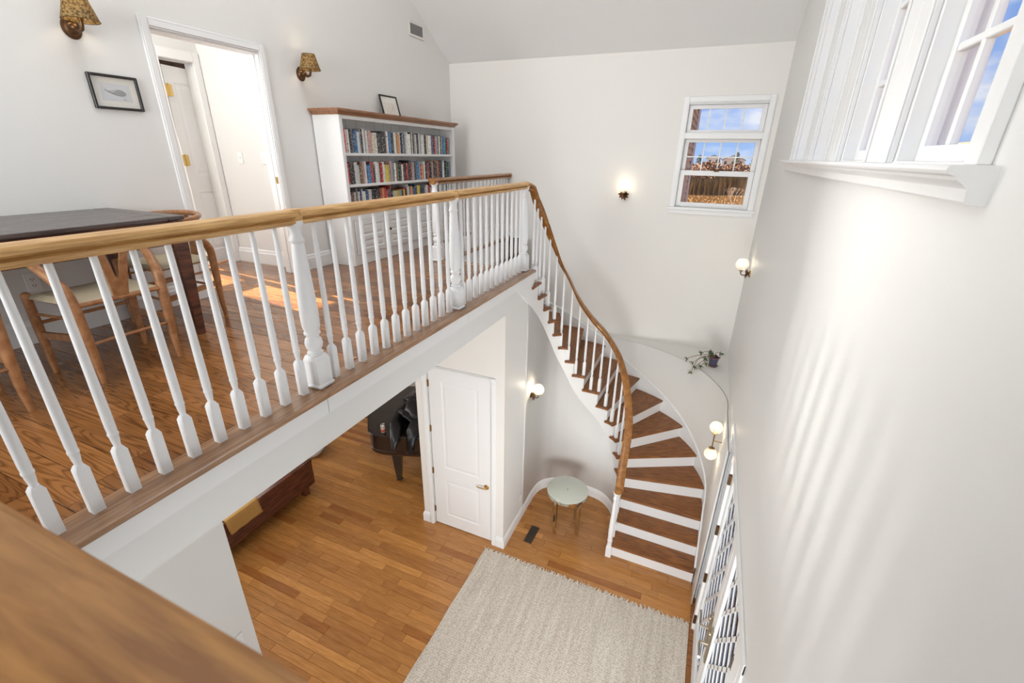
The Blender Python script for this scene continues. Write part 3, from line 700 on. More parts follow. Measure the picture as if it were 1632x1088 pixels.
bb = B(); e = path[-1]; bb.lathe([(.028, -.062), (.042, -.054), (.046, -.03), (.040, -.004), (.02, .008), (0, .01)], 24, (e[0] - .01, e[1], e[2])); obj('rail_end', bb, M['stairrail'], stair)
bb = newel_bm(e[2] - .06, .72, False); o = obj('newel', bb, M['trimb'], stair, (e[0] - .03, e[1] + .0, .001))

# ------------------------------------------------------------------ windows
def ring_frame(b, axis, c0, c1, a0, a1, z0, z1, w, wb=None, wt=None, mi=0):
    wb = w if wb is None else wb; wt = w if wt is None else wt
    def bx(u0, u1, v0, v1):
        if axis == 'x': b.cbox(c0, c1, u0, u1, v0, v1, .003, mi)
        else: b.cbox(u0, u1, c0, c1, v0, v1, .003, mi)
    bx(a0, a0 + w, z0, z1); bx(a1 - w, a1, z0, z1); bx(a0 + w, a1 - w, z0, z0 + wb); bx(a0 + w, a1 - w, z1 - wt, z1)
def bar(parent, axis, c0, c1, a0, a1, z0, z1, name='muntin', mat='trim', ch=.003):
    b = B()
    if axis == 'x': b.cbox(c0, c1, a0, a1, z0, z1, ch)
    else: b.cbox(a0, a1, c0, c1, z0, z1, ch)
    return obj(name, b, M[mat] if isinstance(mat, str) else mat, parent)
def pane(parent, axis, c, a0, a1, z0, z1):
    b = B()
    if axis == 'x': b.box(c, c + .004, a0, a1, z0, z1)
    else: b.box(a0, a1, c, c + .004, z0, z1)
    return obj('pane', b, M['glass'], parent)
# far window (transom above a double-hung)
w1 = sroot('window_1')
casing(w1, 'y', YF, -.475, .395, 3.955, 5.18, .072, -.018)
bar(w1, 'y', YF - .045, YF + .02, -.565, .485, 3.935, 3.962, 'sill'); bar(w1, 'y', YF - .018, YF + .0, -.55, .47, 3.882, 3.935, 'apron')
bar(w1, 'y', YF - .02, YF + .15, -.475, .395, 4.782, 4.852, 'mullion')
for u0, u1 in ((-.50, -.474), (.394, .42)): bar(w1, 'y', YF, YF + .17, u0, u1, 3.94, 5.19, 'jamb')
bar(w1, 'y', YF, YF + .17, -.474, .394, 5.165, 5.19, 'jamb')
bar(w1, 'y', YF, YF + .17, -.474, .394, 3.93, 3.965, 'jamb')
def sash(parent, axis, c0, c1, a0, a1, z0, z1, w, wb, wt, nv, hz, mw=.016, gx=None):
    f = B(); ring_frame(f, axis, c0, c1, a0, a1, z0, z1, w, wb, wt); o = obj('sash', f, M['trim'], parent)
    g0, g1, h0, h1 = a0 + w, a1 - w, z0 + wb, z1 - wt; cm = (c0 + c1) / 2
    us = [g0 + (g1 - g0) * i / nv for i in range(nv + 1)]; zs = [h0] + list(hz) + [h1]
    for u in us[1:-1]: bar(o, axis, cm - .012, cm + .012, u - mw / 2, u + mw / 2, h0, h1)
    for z in hz: bar(o, axis, cm - .0125, cm + .0125, g0, g1, z - mw / 2, z + mw / 2)
    for i in range(nv):
        for j in range(len(zs) - 1): pane(o, axis, cm, us[i], us[i + 1], zs[j], zs[j + 1])
    return o
sash(w1, 'y', YF + .05, YF + .085, -.472, .392, 4.855, 5.163, .048, .03, .045, 4, [])
sash(w1, 'y', YF + .09, YF + .125, -.472, .392, 4.36, 4.78, .05, .055, .035, 4, [4.577])
sash(w1, 'y', YF + .045, YF + .08, -.472, .392, 3.967, 4.415, .058, .055, .06, 1, [])
b = B(); b.cbox(-.07, -.01, YF + .03, YF + .05, 4.405, 4.425, .003); b.tube([(-.055, YF + .035, 4.43), (-.015, YF + .03, 4.43)], .006, 6); obj('sash_lock', b, M['bronze'], w1)
# four windows of the right wall over one shelf sill
SASHZ = [4.875, 5.165, 5.455, 5.745]
for i, (a, c) in enumerate(WIN):
    w = sroot('window_%d' % (i + 2))
    bar(w, 'x', XR, XR + .13, a - .0, a + .012, WZ0, WZ1, 'jamb'); bar(w, 'x', XR, XR + .13, c - .012, c, WZ0, WZ1, 'jamb')
    bar(w, 'x', XR - .004, XR + .13, a, c, WZ0 - .012, WZ0 + .012, 'jamb'); bar(w, 'x', XR, XR + .13, a, c, WZ1 - .012, WZ1, 'jamb')
    if i == 0: bar(w, 'x', XR + .05, XR + .085, a + .012, 1.60, WZ0 + .012, WZ1 - .012, 'frame_filler')
    sash(w, 'x', XR + .05, XR + .085, 1.601 if i == 0 else a + .012, c - .012, WZ0 + .012, WZ1 - .012, .035, .045, .04, 2, SASHZ, .022)
    # exterior brick-mould outside the glass
    bar(w, 'x', XR + .13, XR + .136, c - .012, c + .05, WZ0 - .03, WZ1 + .05, 'exterior_casing'); bar(w, 'x', XR + .13, XR + .136, a - .05, a + .012, WZ0 - .03, WZ1 + .05, 'exterior_casing')
t5 = sroot('trim_3')
def vboard(y0, y1, x0=XR - .022, x1=XR, z0=4.555, z1=6.16): bar(t5, 'x', x0, x1, y0, y1, z0, z1, 'casing')
vboard(1.355, 1.428); vboard(1.348, 1.354, XR - .030); vboard(4.385, 4.475); vboard(4.4755, 4.485, XR - .03)
for (a, c), (a2, c2) in zip(WIN[:-1], WIN[1:]):
    m_ = (c + a2) / 2; vboard(c, m_ - .002, XR - .018); vboard(m_ + .002, a2, XR - .018); vboard(c + .0015, c + .02, XR - .026, XR - .0175); vboard(a2 - .02, a2 - .0015, XR - .026, XR - .0175)
bar(t5, 'x', XR - .022, XR, 1.355, 4.475, 6.05, 6.14, 'head_casing')
# sill shelf: moulded nose on top of a cove and a board
bb = B(); prs = [(0, -.0), (.080, 0), (.085, -.003), (.087, -.011), (.083, -.018), (.072, -.021), (.066, -.024), (.062, -.031), (.052, -.038), (.046, -.043), (.042, -.048), (.038, -.074), (.032, -.080), (0, -.082)]
bb.sweep([(XR, 4.60, 4.556), (XR, 1.31, 4.556)], [(u, w) for u, w in prs], smooth=False); obj('window_shelf', bb, M['trim'], t5)

# ------------------------------------------------------------------ front door in the right wall
t6 = sroot('door_2')
DY = [(2.01, 2.85), (2.853, 3.693)]
bar(t6, 'x', XR - .012, XR, 4.145, 4.215, 0, 2.24, 'casing'); bar(t6, 'x', XR - .012, XR, 1.80, 1.86, 0, 2.24, 'casing'); bar(t6, 'x', XR - .014, XR, 1.80, 4.215, 2.16, 2.235, 'head_casing')
bar(t6, 'x', XR - .012, XR + .1, 3.697, 3.775, 0, 2.16, 'door_post'); bar(t6, 'x', XR - .012, XR + .1, 1.86, 2.008, 0, 2.16, 'door_post'); bar(t6, 'x', XR + .001, XR + .1, 4.09, 4.1395, 0, 2.159, 'door_post')
bar(t6, 'x', XR - .03, XR + .16, 1.86, 4.14, 0.001, .022, 'threshold', 'tread')
def clip(poly, y0, y1, z0, z1):
    def cut(p, ax, lim, sgn):
        out = []
        for i in range(len(p)):
            a, c = p[i], p[(i + 1) % len(p)]; ia, ic = sgn * (a[ax] - lim) >= -1e-9, sgn * (c[ax] - lim) >= -1e-9
            if ia: out.append(a)
            if ia != ic: f = (lim - a[ax]) / (c[ax] - a[ax]); out.append((a[0] + (c[0] - a[0]) * f, a[1] + (c[1] - a[1]) * f))
        return out
    for ax, lim, s in ((0, y0, 1), (0, y1, -1), (1, z0, 1), (1, z1, -1)):
        poly = cut(poly, ax, lim, s)
        if len(poly) < 3: return None
    return poly
M['doorglass'] = glass_mat('door_glass', (.42, .44, .48), .35)
def lattice(parent, xc, y0, y1, z0, z1, dw=.25, dh=.28, bw=.03):
    """white diagonal bars over separate diamond panes"""
    ny = max(1, round((y1 - y0) / dw)); dw = (y1 - y0) / ny; nz = max(1, round((z1 - z0) / dh)); dh = (z1 - z0) / nz
    for i in range(-1, 2 * ny + 2):
        for j in range(-1, 2 * nz + 2):
            if (i + j) % 2: continue
            cy, cz_ = y0 + i * dw / 2, z0 + j * dh / 2
            p = clip([(cy - dw / 2, cz_), (cy, cz_ - dh / 2), (cy + dw / 2, cz_), (cy, cz_ + dh / 2)], y0, y1, z0, z1)
            if not p: continue
            ar = abs(sum(p[k][0] * p[(k + 1) % len(p)][1] - p[(k + 1) % len(p)][0] * p[k][1] for k in range(len(p)))) / 2
            if ar < dw * dh * .02: continue
            b = B(); b.prism(p, xc, xc + .006, axis='x'); obj('pane', b, M['doorglass'], parent)
    bb = B(); L_ = math.hypot(dw, dh); ux, uz = dw / L_, dh / L_
    seen = set()
    for s in (1, -1):
        for i in range(-nz - ny, nz + ny + 1):
            # line through (y0 + i*dw, z0) with slope s*dh/dw
            p0 = (y0 + i * dw + (dw * .0), z0); T = 40
            dx_, dz_ = dw * s, dh
            q = [(p0[0] - uz * bw / 2 * s - dx_ * T, p0[1] + ux * bw / 2 - dz_ * T), (p0[0] - uz * bw / 2 * s + dx_ * T, p0[1] + ux * bw / 2 + dz_ * T),
                 (p0[0] + uz * bw / 2 * s + dx_ * T, p0[1] - ux * bw / 2 + dz_ * T), (p0[0] + uz * bw / 2 * s - dx_ * T, p0[1] - ux * bw / 2 - dz_ * T)]
            p = clip(q, y0, y1, z0, z1)
            if p and len(p) > 2: bb.prism(p, xc - .006, xc + .010, axis='x')
    obj('lattice', bb, M['trim'], parent)
for y0, y1 in DY:
    f = B(); ring_frame(f, 'x', XR + .012, XR + .055, y0, y1, .025, 2.155, .105, .25, .12); lf = obj('door_leaf', f, M['trim'], t6)
    lattice(lf, XR + .034, y0 + .105, y1 - .105, .275, 2.035)
f = B(); ring_frame(f, 'x', XR + .012, XR + .055, 3.777, 4.088, .025, 2.155, .03, .25, .09); lf = obj('sidelight', f, M['trim'], t6)
lattice(lf, XR + .034, 3.807, 4.058, .275, 2.065, .25, .25, .036)
for y, s in ((3.695, 1), (2.004, -1)):
    for z in (.18, .77, 1.38, 1.96):
        b = B(); b.tube([(XR + .0, y, z - .055), (XR + .0, y, z + .055)], .011, 8); b.box(XR - .014, XR + .013, y - .016, y + .016, z - .05, z + .05); obj('hinge', b, M['bronze'], t6)
M['pewter'] = pmat('antique_brass_door', (.42, .36, .27), .35, metal=.9)
for y, s in ((2.92, 1), (2.78, -1)):
    b = B(); b.cbox(XR - .004, XR + .012, y - .028, y + .028, .86, 1.22, .004)
    b.tube([(XR, y, 1.05), (XR - .06, y, 1.05), (XR - .065, y + s * .03, 1.05), (XR - .062, y + s * .11, 1.045), (XR - .066, y + s * .14, 1.06)], [.011, .010, .009, .008, .010], 8)
    b.lathe([(0, 0), (.02, 0), (.02, .012), (.01, .02), (0, .022)], 14, mat=Matrix.Translation((XR - .004, y, 1.17)) @ Matrix.Rotation(-PI / 2, 4, 'Y'))
    obj('door_handle', b, M['pewter'], t6)

# ------------------------------------------------------------------ bookcase
KX0, KX1, KY0, KY1 = XL + .012, -3.50, 3.80, 6.02
bk = thing('bookcase', 'tall white painted bookcase with brown wooden crown and panelled cupboard doors', 'bookcase', (KX0, KY0, H + .001))
def kb(name, x0, x1, y0, y1, z0, z1, mat='panel', c=.003, parent=None):
    b = B(); b.cbox(x0 - KX0, x1 - KX0, y0 - KY0, y1 - KY0, z0 - H, z1 - H, c); return obj(name, b, M[mat], parent or bk)
kb('side_panel', KX0, KX1, KY0, KY0 + .028, H + .0, 4.90); kb('side_panel', KX0, KX1, KY1 - .028, KY1, H, 4.90)
kb('plinth', KX0, KX1 + .006, KY0 + .028, KY1 - .028, H, H + .115)
SHZ = [3.975, 4.245, 4.552]   # tops of the shelf boards books stand on
kb('counter', KX0 + .012, KX1 + .004, KY0 + .028, KY1 - .028, SHZ[0] - .03, SHZ[0])
for z in SHZ[1:]: kb('shelf', KX0 + .012, KX1 - .006, KY0 + .028, KY1 - .028, z - .027, z)
kb('top_rail', KX1 - .022, KX1, KY0 + .028, KY1 - .028, 4.862, 4.90); kb('top_board', KX0, KX1 - .022, KY0 + .028, KY1 - .028, 4.88, 4.90)
kb('stile', KX1, KX1 + .008, KY0, KY0 + .045, H + .0, 4.90); kb('stile', KX1, KX1 + .008, KY1 - .06, KY1, H + .0, 4.90)
for i in range(14):
    a = KY0 + .028 + (KY1 - KY0 - .056) * i / 14; c = KY0 + .028 + (KY1 - KY0 - .056) * (i + 1) / 14
    kb('back_board', KX1 - .225, KX1 - .213, a + .0015, c - .0015, SHZ[0], 4.88, c=.004)
bb = B(); prc = [(-.02, 0), (.006, 0), (.010, .008), (.030, .028), (.040, .034), (.044, .046), (.044, .054), (-.02, .054)]
bb.sweep([(0, 0, 4.899 - H), (KX1 - KX0 + .004, 0, 4.899 - H), (KX1 - KX0 + .004, KY1 - KY0, 4.899 - H), (0, KY1 - KY0, 4.899 - H)], prc)
obj('crown', bb, wood('crown_wood', (.24, .10, .04), (.40, .19, .085), .35, stretch=(14, 2, 14)), bk)
b = B(); b.box(0, KX1 - KX0, 0, KY1 - KY0, 4.90 - H, 4.945 - H); obj('top', b, M['tread'], bk)
dy0 = KY0 + .05; dw_ = (KY1 - KY0 - .115) / 4
M['knob'] = pmat('wood_knob', (.12, .055, .03), .35)
for i in range(4):
    d = bpy.data.objects.new('cupboard_door', None); COL.objects.link(d); d.parent = bk
    d.location = (KX1 - KX0 + .018, dy0 + i * dw_ - KY0 + .002, .12); d.rotation_euler = (0, 0, PI / 2)
    fr = []; w_, h_ = dw_ - .004, 3.885 - H - .12
    bb = B(); grid_wall(bb, 'y', 0, .016, 0, w_, 0, h_, [(.07, w_ - .07, .19, h_ - .055), (.07, w_ - .07, .05, .145)])
    o = obj('door_frame', bb, M['panel'], d)
    for z0, z1 in ((.19, h_ - .055), (.05, .145)):
        bb = B(); rings = [(0, 0), (.008, .005), (.014, .006), (.035, .002), (.04, .002)]; vs = []; fs = []
        for ins_, dep in rings: vs += [(.07 + ins_, dep, z0 + ins_), (w_ - .07 - ins_, dep, z0 + ins_), (w_ - .07 - ins_, dep, z1 - ins_), (.07 + ins_, dep, z1 - ins_)]
        for k in range(4):
            for q in range(4): j = (q + 1) % 4; fs.append((k * 4 + q, k * 4 + j, k * 4 + 4 + j, k * 4 + 4 + q))
        fs.append((16, 17, 18, 19)); bb.add(vs, fs); obj('door_panel', bb, M['panel'], d)
    kx = w_ - .03 if i % 2 == 0 else .03
    bb = B(); bb.lathe([(.0, 0), (.008, 0), (.007, .010), (.015, .020), (.017, .028), (.011, .035), (0, .037)], 14, mat=Matrix.Translation((kx, 0, 3.735 - H - .12)) @ Matrix.Rotation(PI / 2, 4, 'X')); obj('knob', bb, M['knob'], d)
kb('door_rail', KX1, KX1 + .006, KY0 + .045, KY1 - .06, 3.887, SHZ[0] - .03)

# books: one mesh per size, own object colour
def book_mat():
    m, nt, b = new_mat('book_cloth'); N = nt.nodes.new; L = nt.links.new
    oi = N('ShaderNodeObjectInfo'); tc = N('ShaderNodeTexCoord')
    mul = N('ShaderNodeMath'); mul.operation = 'MULTIPLY'; mul.inputs[1].default_value = 43; L(oi.outputs['Random'], mul.inputs[0])
    cb = N('ShaderNodeCombineXYZ'); L(mul.outputs[0], cb.inputs[0]); L(mul.outputs[0], cb.inputs[2])
    ad = N('ShaderNodeVectorMath'); L(tc.outputs['Object'], ad.inputs[0]); L(cb.outputs[0], ad.inputs[1])
    mp = N('ShaderNodeMapping'); mp.inputs['Scale'].default_value = (1, 120, 75); L(ad.outputs[0], mp.inputs[0])
    no = N('ShaderNodeTexNoise'); no.inputs['Scale'].default_value = 1.0; no.inputs['Detail'].default_value = 3; L(mp.outputs[0], no.inputs['Vector'])
    cr = N('ShaderNodeValToRGB'); cr.color_ramp.elements[0].position = .57; cr.color_ramp.elements[1].position = .62; L(no.outputs[0], cr.inputs[0])
    # lettering colour: light on dark, dark on light
    bw = N('ShaderNodeRGBToBW'); L(oi.outputs['Color'], bw.inputs[0]); cr2 = N('ShaderNodeValToRGB'); cr2.color_ramp.interpolation = 'CONSTANT'
    cr2.color_ramp.elements[0].color = (.75, .70, .58, 1); cr2.color_ramp.elements[1].position = .33; cr2.color_ramp.elements[1].color = (.05, .045, .05, 1); L(bw.outputs[0], cr2.inputs[0])
    mf = N('ShaderNodeMath'); mf.operation = 'MULTIPLY'; mf.inputs[1].default_value = .6; L(cr.outputs[0], mf.inputs[0])
    mx = N('ShaderNodeMix'); mx.data_type = 'RGBA'; L(mf.outputs[0], mx.inputs[0]); L(oi.outputs['Color'], mx.inputs[6]); L(cr2.outputs[0], mx.inputs[7])
    L(mx.outputs[2], b.inputs['Base Color']); b.inputs['Roughness'].default_value = .45
    return m
M['book'] = book_mat(); M['paper'] = pmat('book_pages', (.78, .74, .64), .8)
def book_mesh(t, h, d):
    bb = B(); e = .0022
    # case: rounded spine + two boards, pages set back (spine faces +x at x=0)
    sp = [(-.004, -t / 2), (0.0, -t / 2 + .002), (.002, 0), (0.0, t / 2 - .002), (-.004, t / 2)]
    pr = sp + [(-.010, t / 2 - e), (-.010, -t / 2 + e)]
    bb.prism(pr, 0, h)
    bb.box(-d, -.004, -t / 2, -t / 2 + e, 0, h); bb.box(-d, -.004, t / 2 - e, t / 2, 0, h)
    bb.box(-d + .004, -.008, -t / 2 + e, t / 2 - e, .004, h - .004, 1)
    me = mesh('book', bb); me.materials.append(M['book']); me.materials.append(M['paper'])
    return me
COLR = {'r': ('red', (.42, .035, .03)), 'R': ('bright red', (.62, .03, .03)), 'm': ('maroon', (.16, .03, .04)), 'w': ('white', (.76, .75, .72)), 'c': ('cream', (.72, .62, .46)),
        'p': ('pale pink', (.62, .38, .36)), 'o': ('orange', (.66, .30, .12)), 'y': ('yellow', (.66, .52, .10)), 'g': ('grey', (.34, .35, .37)), 'G': ('green', (.07, .26, .13)), 'k': ('black', (.022, .022, .026)),
        'b': ('blue', (.04, .10, .24)), 'B': ('bright blue', (.035, .20, .42)), 'n': ('navy', (.025, .045, .12)), 'T': ('turquoise', (.04, .42, .45)), 't': ('brown', (.18, .10, .06)), 'v': ('lilac', (.40, .32, .50))}
ROWS = [('top shelf', SHZ[2], "RwwkwbBwwgkwgwpccwwkkkkdpwbBkwyoowknwkgwwwkckgwkkwgwwwkkcwrbkRggkwkgbBTTkr", .205, .245),
        ('middle shelf', SHZ[1], "wRRkkwwwtpwnBBrkwwwkrrwwyYgpvGwrGkwrkkrkkrgktBBBwrwowwkkrkkkptkkorkkncwkkkGn", .185, .232),
        ('bottom shelf', SHZ[0], "kmtwgwnwwbwwkkkkrorRRkbrkwcygkyrmwwkobNbyknkgwwrwmpwkrmwggkbwk", .165, .235)]
ORD = ['first', 'second', 'third', 'fourth', 'fifth', 'sixth', 'seventh', 'eighth', 'ninth', 'tenth', 'eleventh', 'twelfth', 'thirteenth', 'fourteenth', 'fifteenth', 'sixteenth', 'seventeenth', 'eighteenth', 'nineteenth', 'twentieth', 'twenty-first', 'twenty-second', 'twenty-third', 'twenty-fourth', 'twenty-fifth', 'twenty-sixth', 'twenty-seventh', 'twenty-eighth', 'twenty-ninth', 'thirtieth']
bcache = {}
rnd = random.Random(5)
for shelf, z, s, hmin, hmax in ROWS:
    s = s.replace('d', 'k').replace('Y', 'y').replace('N', 'n')
    ya, yb = KY0 + .066, KY1 - .105; n = len(s); tw = [rnd.choice([.014, .018, .022, .028, .036]) for _ in s]
    k_ = (yb - ya) / sum(tw); y = ya; cnt = {}; tot = {c: s.count(c) for c in s}; hh = (hmin + hmax) / 2
    if shelf == 'bottom shelf': k_ *= 1.0
    for i, c in enumerate(s):
        t = tw[i] * k_
        if rnd.random() < .45: hh = rnd.uniform(hmin, hmax)
        h = min(hmax, max(hmin, hh + rnd.uniform(-.006, .006))); key = (round(t, 3), round(h, 2))
        if key not in bcache: bcache[key] = book_mesh(t - .0012, h, rnd.choice([.13, .15, .16]))
        o = bpy.data.objects.new('book', bcache[key]); COL.objects.link(o)
        lean = 0
        o.location = (KX1 - .035 - rnd.uniform(0, .018), y + t / 2, z + .0008); y += t
        nm, col = COLR[c]; j = rnd.uniform(.85, 1.12); o.color = (min(1, col[0] * j), min(1, col[1] * j), min(1, col[2] * j), 1)
        cnt[c] = cnt.get(c, 0) + 1
        tag(o, ('%s %s book from the left on the %s' % (ORD[cnt[c] - 1], nm, shelf)) if tot[c] > 1 else ('the only %s book on the %s' % (nm, shelf)), 'book', 'books on the ' + shelf)

# ------------------------------------------------------------------ pictures, grille, switches
def picture_mat(kind):
    m, nt, b = new_mat('print_' + kind); N = nt.nodes.new; L = nt.links.new
    tc = N('ShaderNodeTexCoord'); b.inputs['Roughness'].default_value = .25
    no = N('ShaderNodeTexNoise'); no.inputs['Scale'].default_value = 14; L(tc.outputs['Object'], no.inputs['Vector'])
    cr = N('ShaderNodeValToRGB'); cr.color_ramp.elements[0].color = (.60, .62, .64, 1) if kind == 'whale' else (.74, .68, .60, 1); cr.color_ramp.elements[1].color = (.72, .73, .75, 1) if kind == 'whale' else (.80, .76, .70, 1)
    L(no.outputs[0], cr.inputs[0]); L(cr.outputs[0], b.inputs['Base Color']); return m
M['mat_board'] = pmat('picture_mount', (.80, .78, .72), .6)
M['ink'] = pmat('ink', (.12, .12, .13), .6); M['greyink'] = pmat('grey_ink', (.36, .37, .38), .6)
pf = thing('picture_frame', 'black framed print of a whale on the wall left of the doorway', 'picture', (XL, 2.101, 4.906))
PW, PH = .292, .21
f = B(); ring_frame(f, 'x', .001, .022, -PW / 2, PW / 2, -PH / 2, PH / 2, .016); obj('frame', f, M['black'], pf)
b = B(); b.box(.001, .008, -PW / 2 + .012, PW / 2 - .012, -PH / 2 + .012, PH / 2 - .012); obj('mount', b, M['mat_board'], pf)
b = B(); b.box(.008, .0088, -.088, .088, -.052, .052); pr_ = obj('print', b, picture_mat('whale'), pf)
b = B()
whale = [(-.062, .022), (-.050, .006), (-.030, .000), (-.010, .004), (.012, .014), (.034, .012), (.052, .002), (.060, -.004), (.056, -.010), (.040, -.016), (.016, -.018), (-.006, -.014), (-.028, -.006), (-.048, .000), (-.058, .006), (-.070, .004), (-.060, .012)]
b.prism(whale, .0088, .0092, axis='x'); obj('whale', b, M['greyink'], pf)
b = B(); b.tube([(.0095, a, c) for a, c in [(-.05, .004), (-.01, .010), (.02, .018), (.04, .014), (.058, -.004)]], .0012, 4); b.tube([(.0095, a, c) for a, c in [(-.048, .001), (-.01, -.013), (.02, -.018), (.05, -.012)]], .0012, 4); b.box(.0088, .0096, .036, .052, -.040, -.037); obj('ink_line', b, M['ink'], pf)
b = B(); b.box(.0125, .0135, -PW / 2 + .012, PW / 2 - .012, -PH / 2 + .012, PH / 2 - .012); obj('glazing', b, M['glass'], pf)
p2 = thing('picture_frame', 'small black framed sketch leaning against the wall on top of the bookcase', 'picture', (-3.76, 5.01, 4.9455))
f = B(); Rm = Matrix.Rotation(math.radians(-14), 4, 'Y')
for y0, y1, z0, z1 in ((-.165, .165, 0, .016), (-.165, .165, .239, .255), (-.165, -.147, .016, .239), (.147, .165, .016, .239)): f.cbox(0, .016, y0, y1, z0, z1, .003, mat=Rm)
obj('frame', f, M['black'], p2)
b = B(); b.box(.001, .006, -.152, .152, .013, .242, mat=Rm); obj('mount', b, M['mat_board'], p2)
b = B(); b.box(.006, .0068, -.10, .10, .045, .175, mat=Rm); obj('print', b, picture_mat('sketch'), p2)
b = B(); b.tube([(.008, .03, .10), (.008, .06, .13), (.008, .05, .15)], .0012, 4, mat=Rm); b.tube([(.008, -.02, .06), (.008, .02, .09), (.008, .04, .12)], .001, 4, mat=Rm); obj('ink_line', b, M['greyink'], p2)
vg = thing('wall_vent', 'small grey louvred air vent high on the wall under the sloping ceiling', 'vent', (XL, 5.747, 6.006))
b = B(); ring_frame(b, 'x', .0005, .008, -.165, .165, -.085, .085, .028); obj('vent_frame', b, M['wall'], vg)
M['grille'] = pmat('grille_grey', (.30, .30, .30), .5)
for i in range(8):
    b = B(); z = -.052 + i * .0148; b.box(.001, .006, -.137, .137, z - .0045, z + .0045, mat=Matrix.Translation((0, 0, 0))); obj('slat', b, M['grille'], vg)
b = B(); b.box(.0003, .001, -.137, .137, -.057, .057); obj('backing', b, M['black'], vg)
def plate(name, label, cat, loc, axis, gangs=1, outlet=False):
    t = thing(name, label, cat, loc); w = .035 + .023 * (gangs - 1); S_ = {'x': Matrix.Identity(4), 'y': Matrix.Rotation(-PI / 2, 4, 'Z')}[axis]
    b = B(); b.cbox(.0005, .006, -w, w, -.057, .057, .002, mat=S_); obj('cover_plate', b, M['trim'], t)
    for g in range(gangs):
        y = (g - (gangs - 1) / 2) * .046
        if outlet:
            for z in (-.02, .02):
                b = B(); b.lathe([(.016, 0), (.016, .003), (.0, .003)], 16, mat=S_ @ Matrix.Translation((.006, y, z)) @ Matrix.Rotation(PI / 2, 4, 'Y')); obj('socket', b, M['trim'], t)
                b = B(); b.box(.009, .0095, y - .008, y - .005, z - .006, z + .006, mat=S_); b.box(.009, .0095, y + .005, y + .008, z - .006, z + .006, mat=S_); b.box(.009, .0095, y - .002, y + .002, z - .012, z - .008, mat=S_); obj('slot', b, M['black'], t)
        else: b = B(); b.box(.006, .012, y - .004, y + .004, -.010, .010, mat=S_); obj('toggle', b, M['trim'], t)
    return t
plate('wall_outlet', 'white double socket on the wall under the dark dining table', 'outlet', (XL, 1.33, 3.775), 'x', 1, True)
plate('light_switch', 'single white light switch on the hall wall, nearer the open inner door', 'switch', (-4.53, 3.46, 4.49), 'y', 1)
plate('light_switch', 'triple white light switch on the hall wall, nearer the doorway jamb', 'switch', (-4.15, 3.46, 4.49), 'y', 3)
plate('light_switch', 'faint white switch on the lower wall under the balcony beam', 'switch', (-2.70, 1.26, 1.20), 'x', 1)
plate('wall_outlet', 'white outlet low on the curved nook wall behind the round table', 'outlet', (-1.7160, 4.42, .36), 'x', 1, True)

# ------------------------------------------------------------------ dining table
M['darkwood'] = wood('dark_table_wood', (.05, .018, .010), (.19, .062, .030), .4, stretch=(14, 2, 14), coat=.1)
M['tabletop'] = wood('worn_table_top', (.045, .032, .028), (.125, .095, .085), .36, stretch=(24, 2, 24), coat=.25, contrast=(.3, .75))
dt = thing('dining_table', 'long dark worn wooden dining table with tapered legs against the wall', 'table', (-3.43, .70, H + .001))
tx0, tx1, ty0, ty1, tz = -.40, .405, -1.15, 1.145, 4.18 - H
for i in range(5):
    a = tx0 + (tx1 - tx0) * i / 5; b = B(); b.cbox(a + .0008, a + (tx1 - tx0) / 5 - .0008, ty0 + .10, ty1 - .10, tz - .026, tz + (.0006 if i % 2 else 0), .004); obj('tabletop_board', b, M['tabletop'], dt)
for y0, y1 in ((ty0, ty0 + .099), (ty1 - .099, ty1)):
    b = B(); b.cbox(tx0, tx1, y0, y1, tz - .026, tz, .005); obj('breadboard_end', b, M['tabletop'], dt)
for x in (tx0 + .045, tx1 - .045):
    for s, y in ((-1, ty0 + .06), (1, ty1 - .06)):
        b = B(); t_, q = .043, .021; dx = .0
        vs = [(x - t_, y - t_, tz - .03), (x + t_, y - t_, tz - .03), (x + t_, y + t_, tz - .03), (x - t_, y + t_, tz - .03), (x - t_, y - t_, tz - .19), (x + t_, y - t_, tz - .19), (x + t_, y + t_, tz - .19), (x - t_, y + t_, tz - .19), (x - q, y - q, 0), (x + q, y - q, 0), (x + q, y + q, 0), (x - q, y + q, 0)]
        b.add(vs, [(0, 1, 2, 3)] + [(k + i, k + (i + 1) % 4, k + 4 + (i + 1) % 4, k + 4 + i) for k in (0, 4) for i in range(4)] + [(8, 9, 10, 11)]); obj('leg', b, M['darkwood'], dt)
for x in (tx0 + .02, tx1 - .04): b = B(); b.box(x, x + .02, ty0 + .10, ty1 - .10, tz - .17, tz - .027); obj('apron', b, M['darkwood'], dt)
for y in (ty0 + .035, ty1 - .055): b = B(); b.box(tx0 + .085, tx1 - .085, y, y + .02, tz - .17, tz - .027); obj('apron', b, M['darkwood'], dt)
b = B(); b.cbox(tx1 - .0195, tx1 - .008, -.10, .66, tz - .145, tz - .034, .003); obj('drawer_front', b, wood('reddish_drawer', (.08, .022, .014), (.20, .06, .035), .35, stretch=(14, 2, 14)), dt)
b = B(); b.lathe([(0, 0), (.008, 0), (.014, .016), (.010, .024), (0, .026)], 12, mat=Matrix.Translation((tx1 - .008, .28, tz - .09)) @ Matrix.Rotation(PI / 2, 4, 'Y')); obj('knob', b, M['darkwood'], dt)

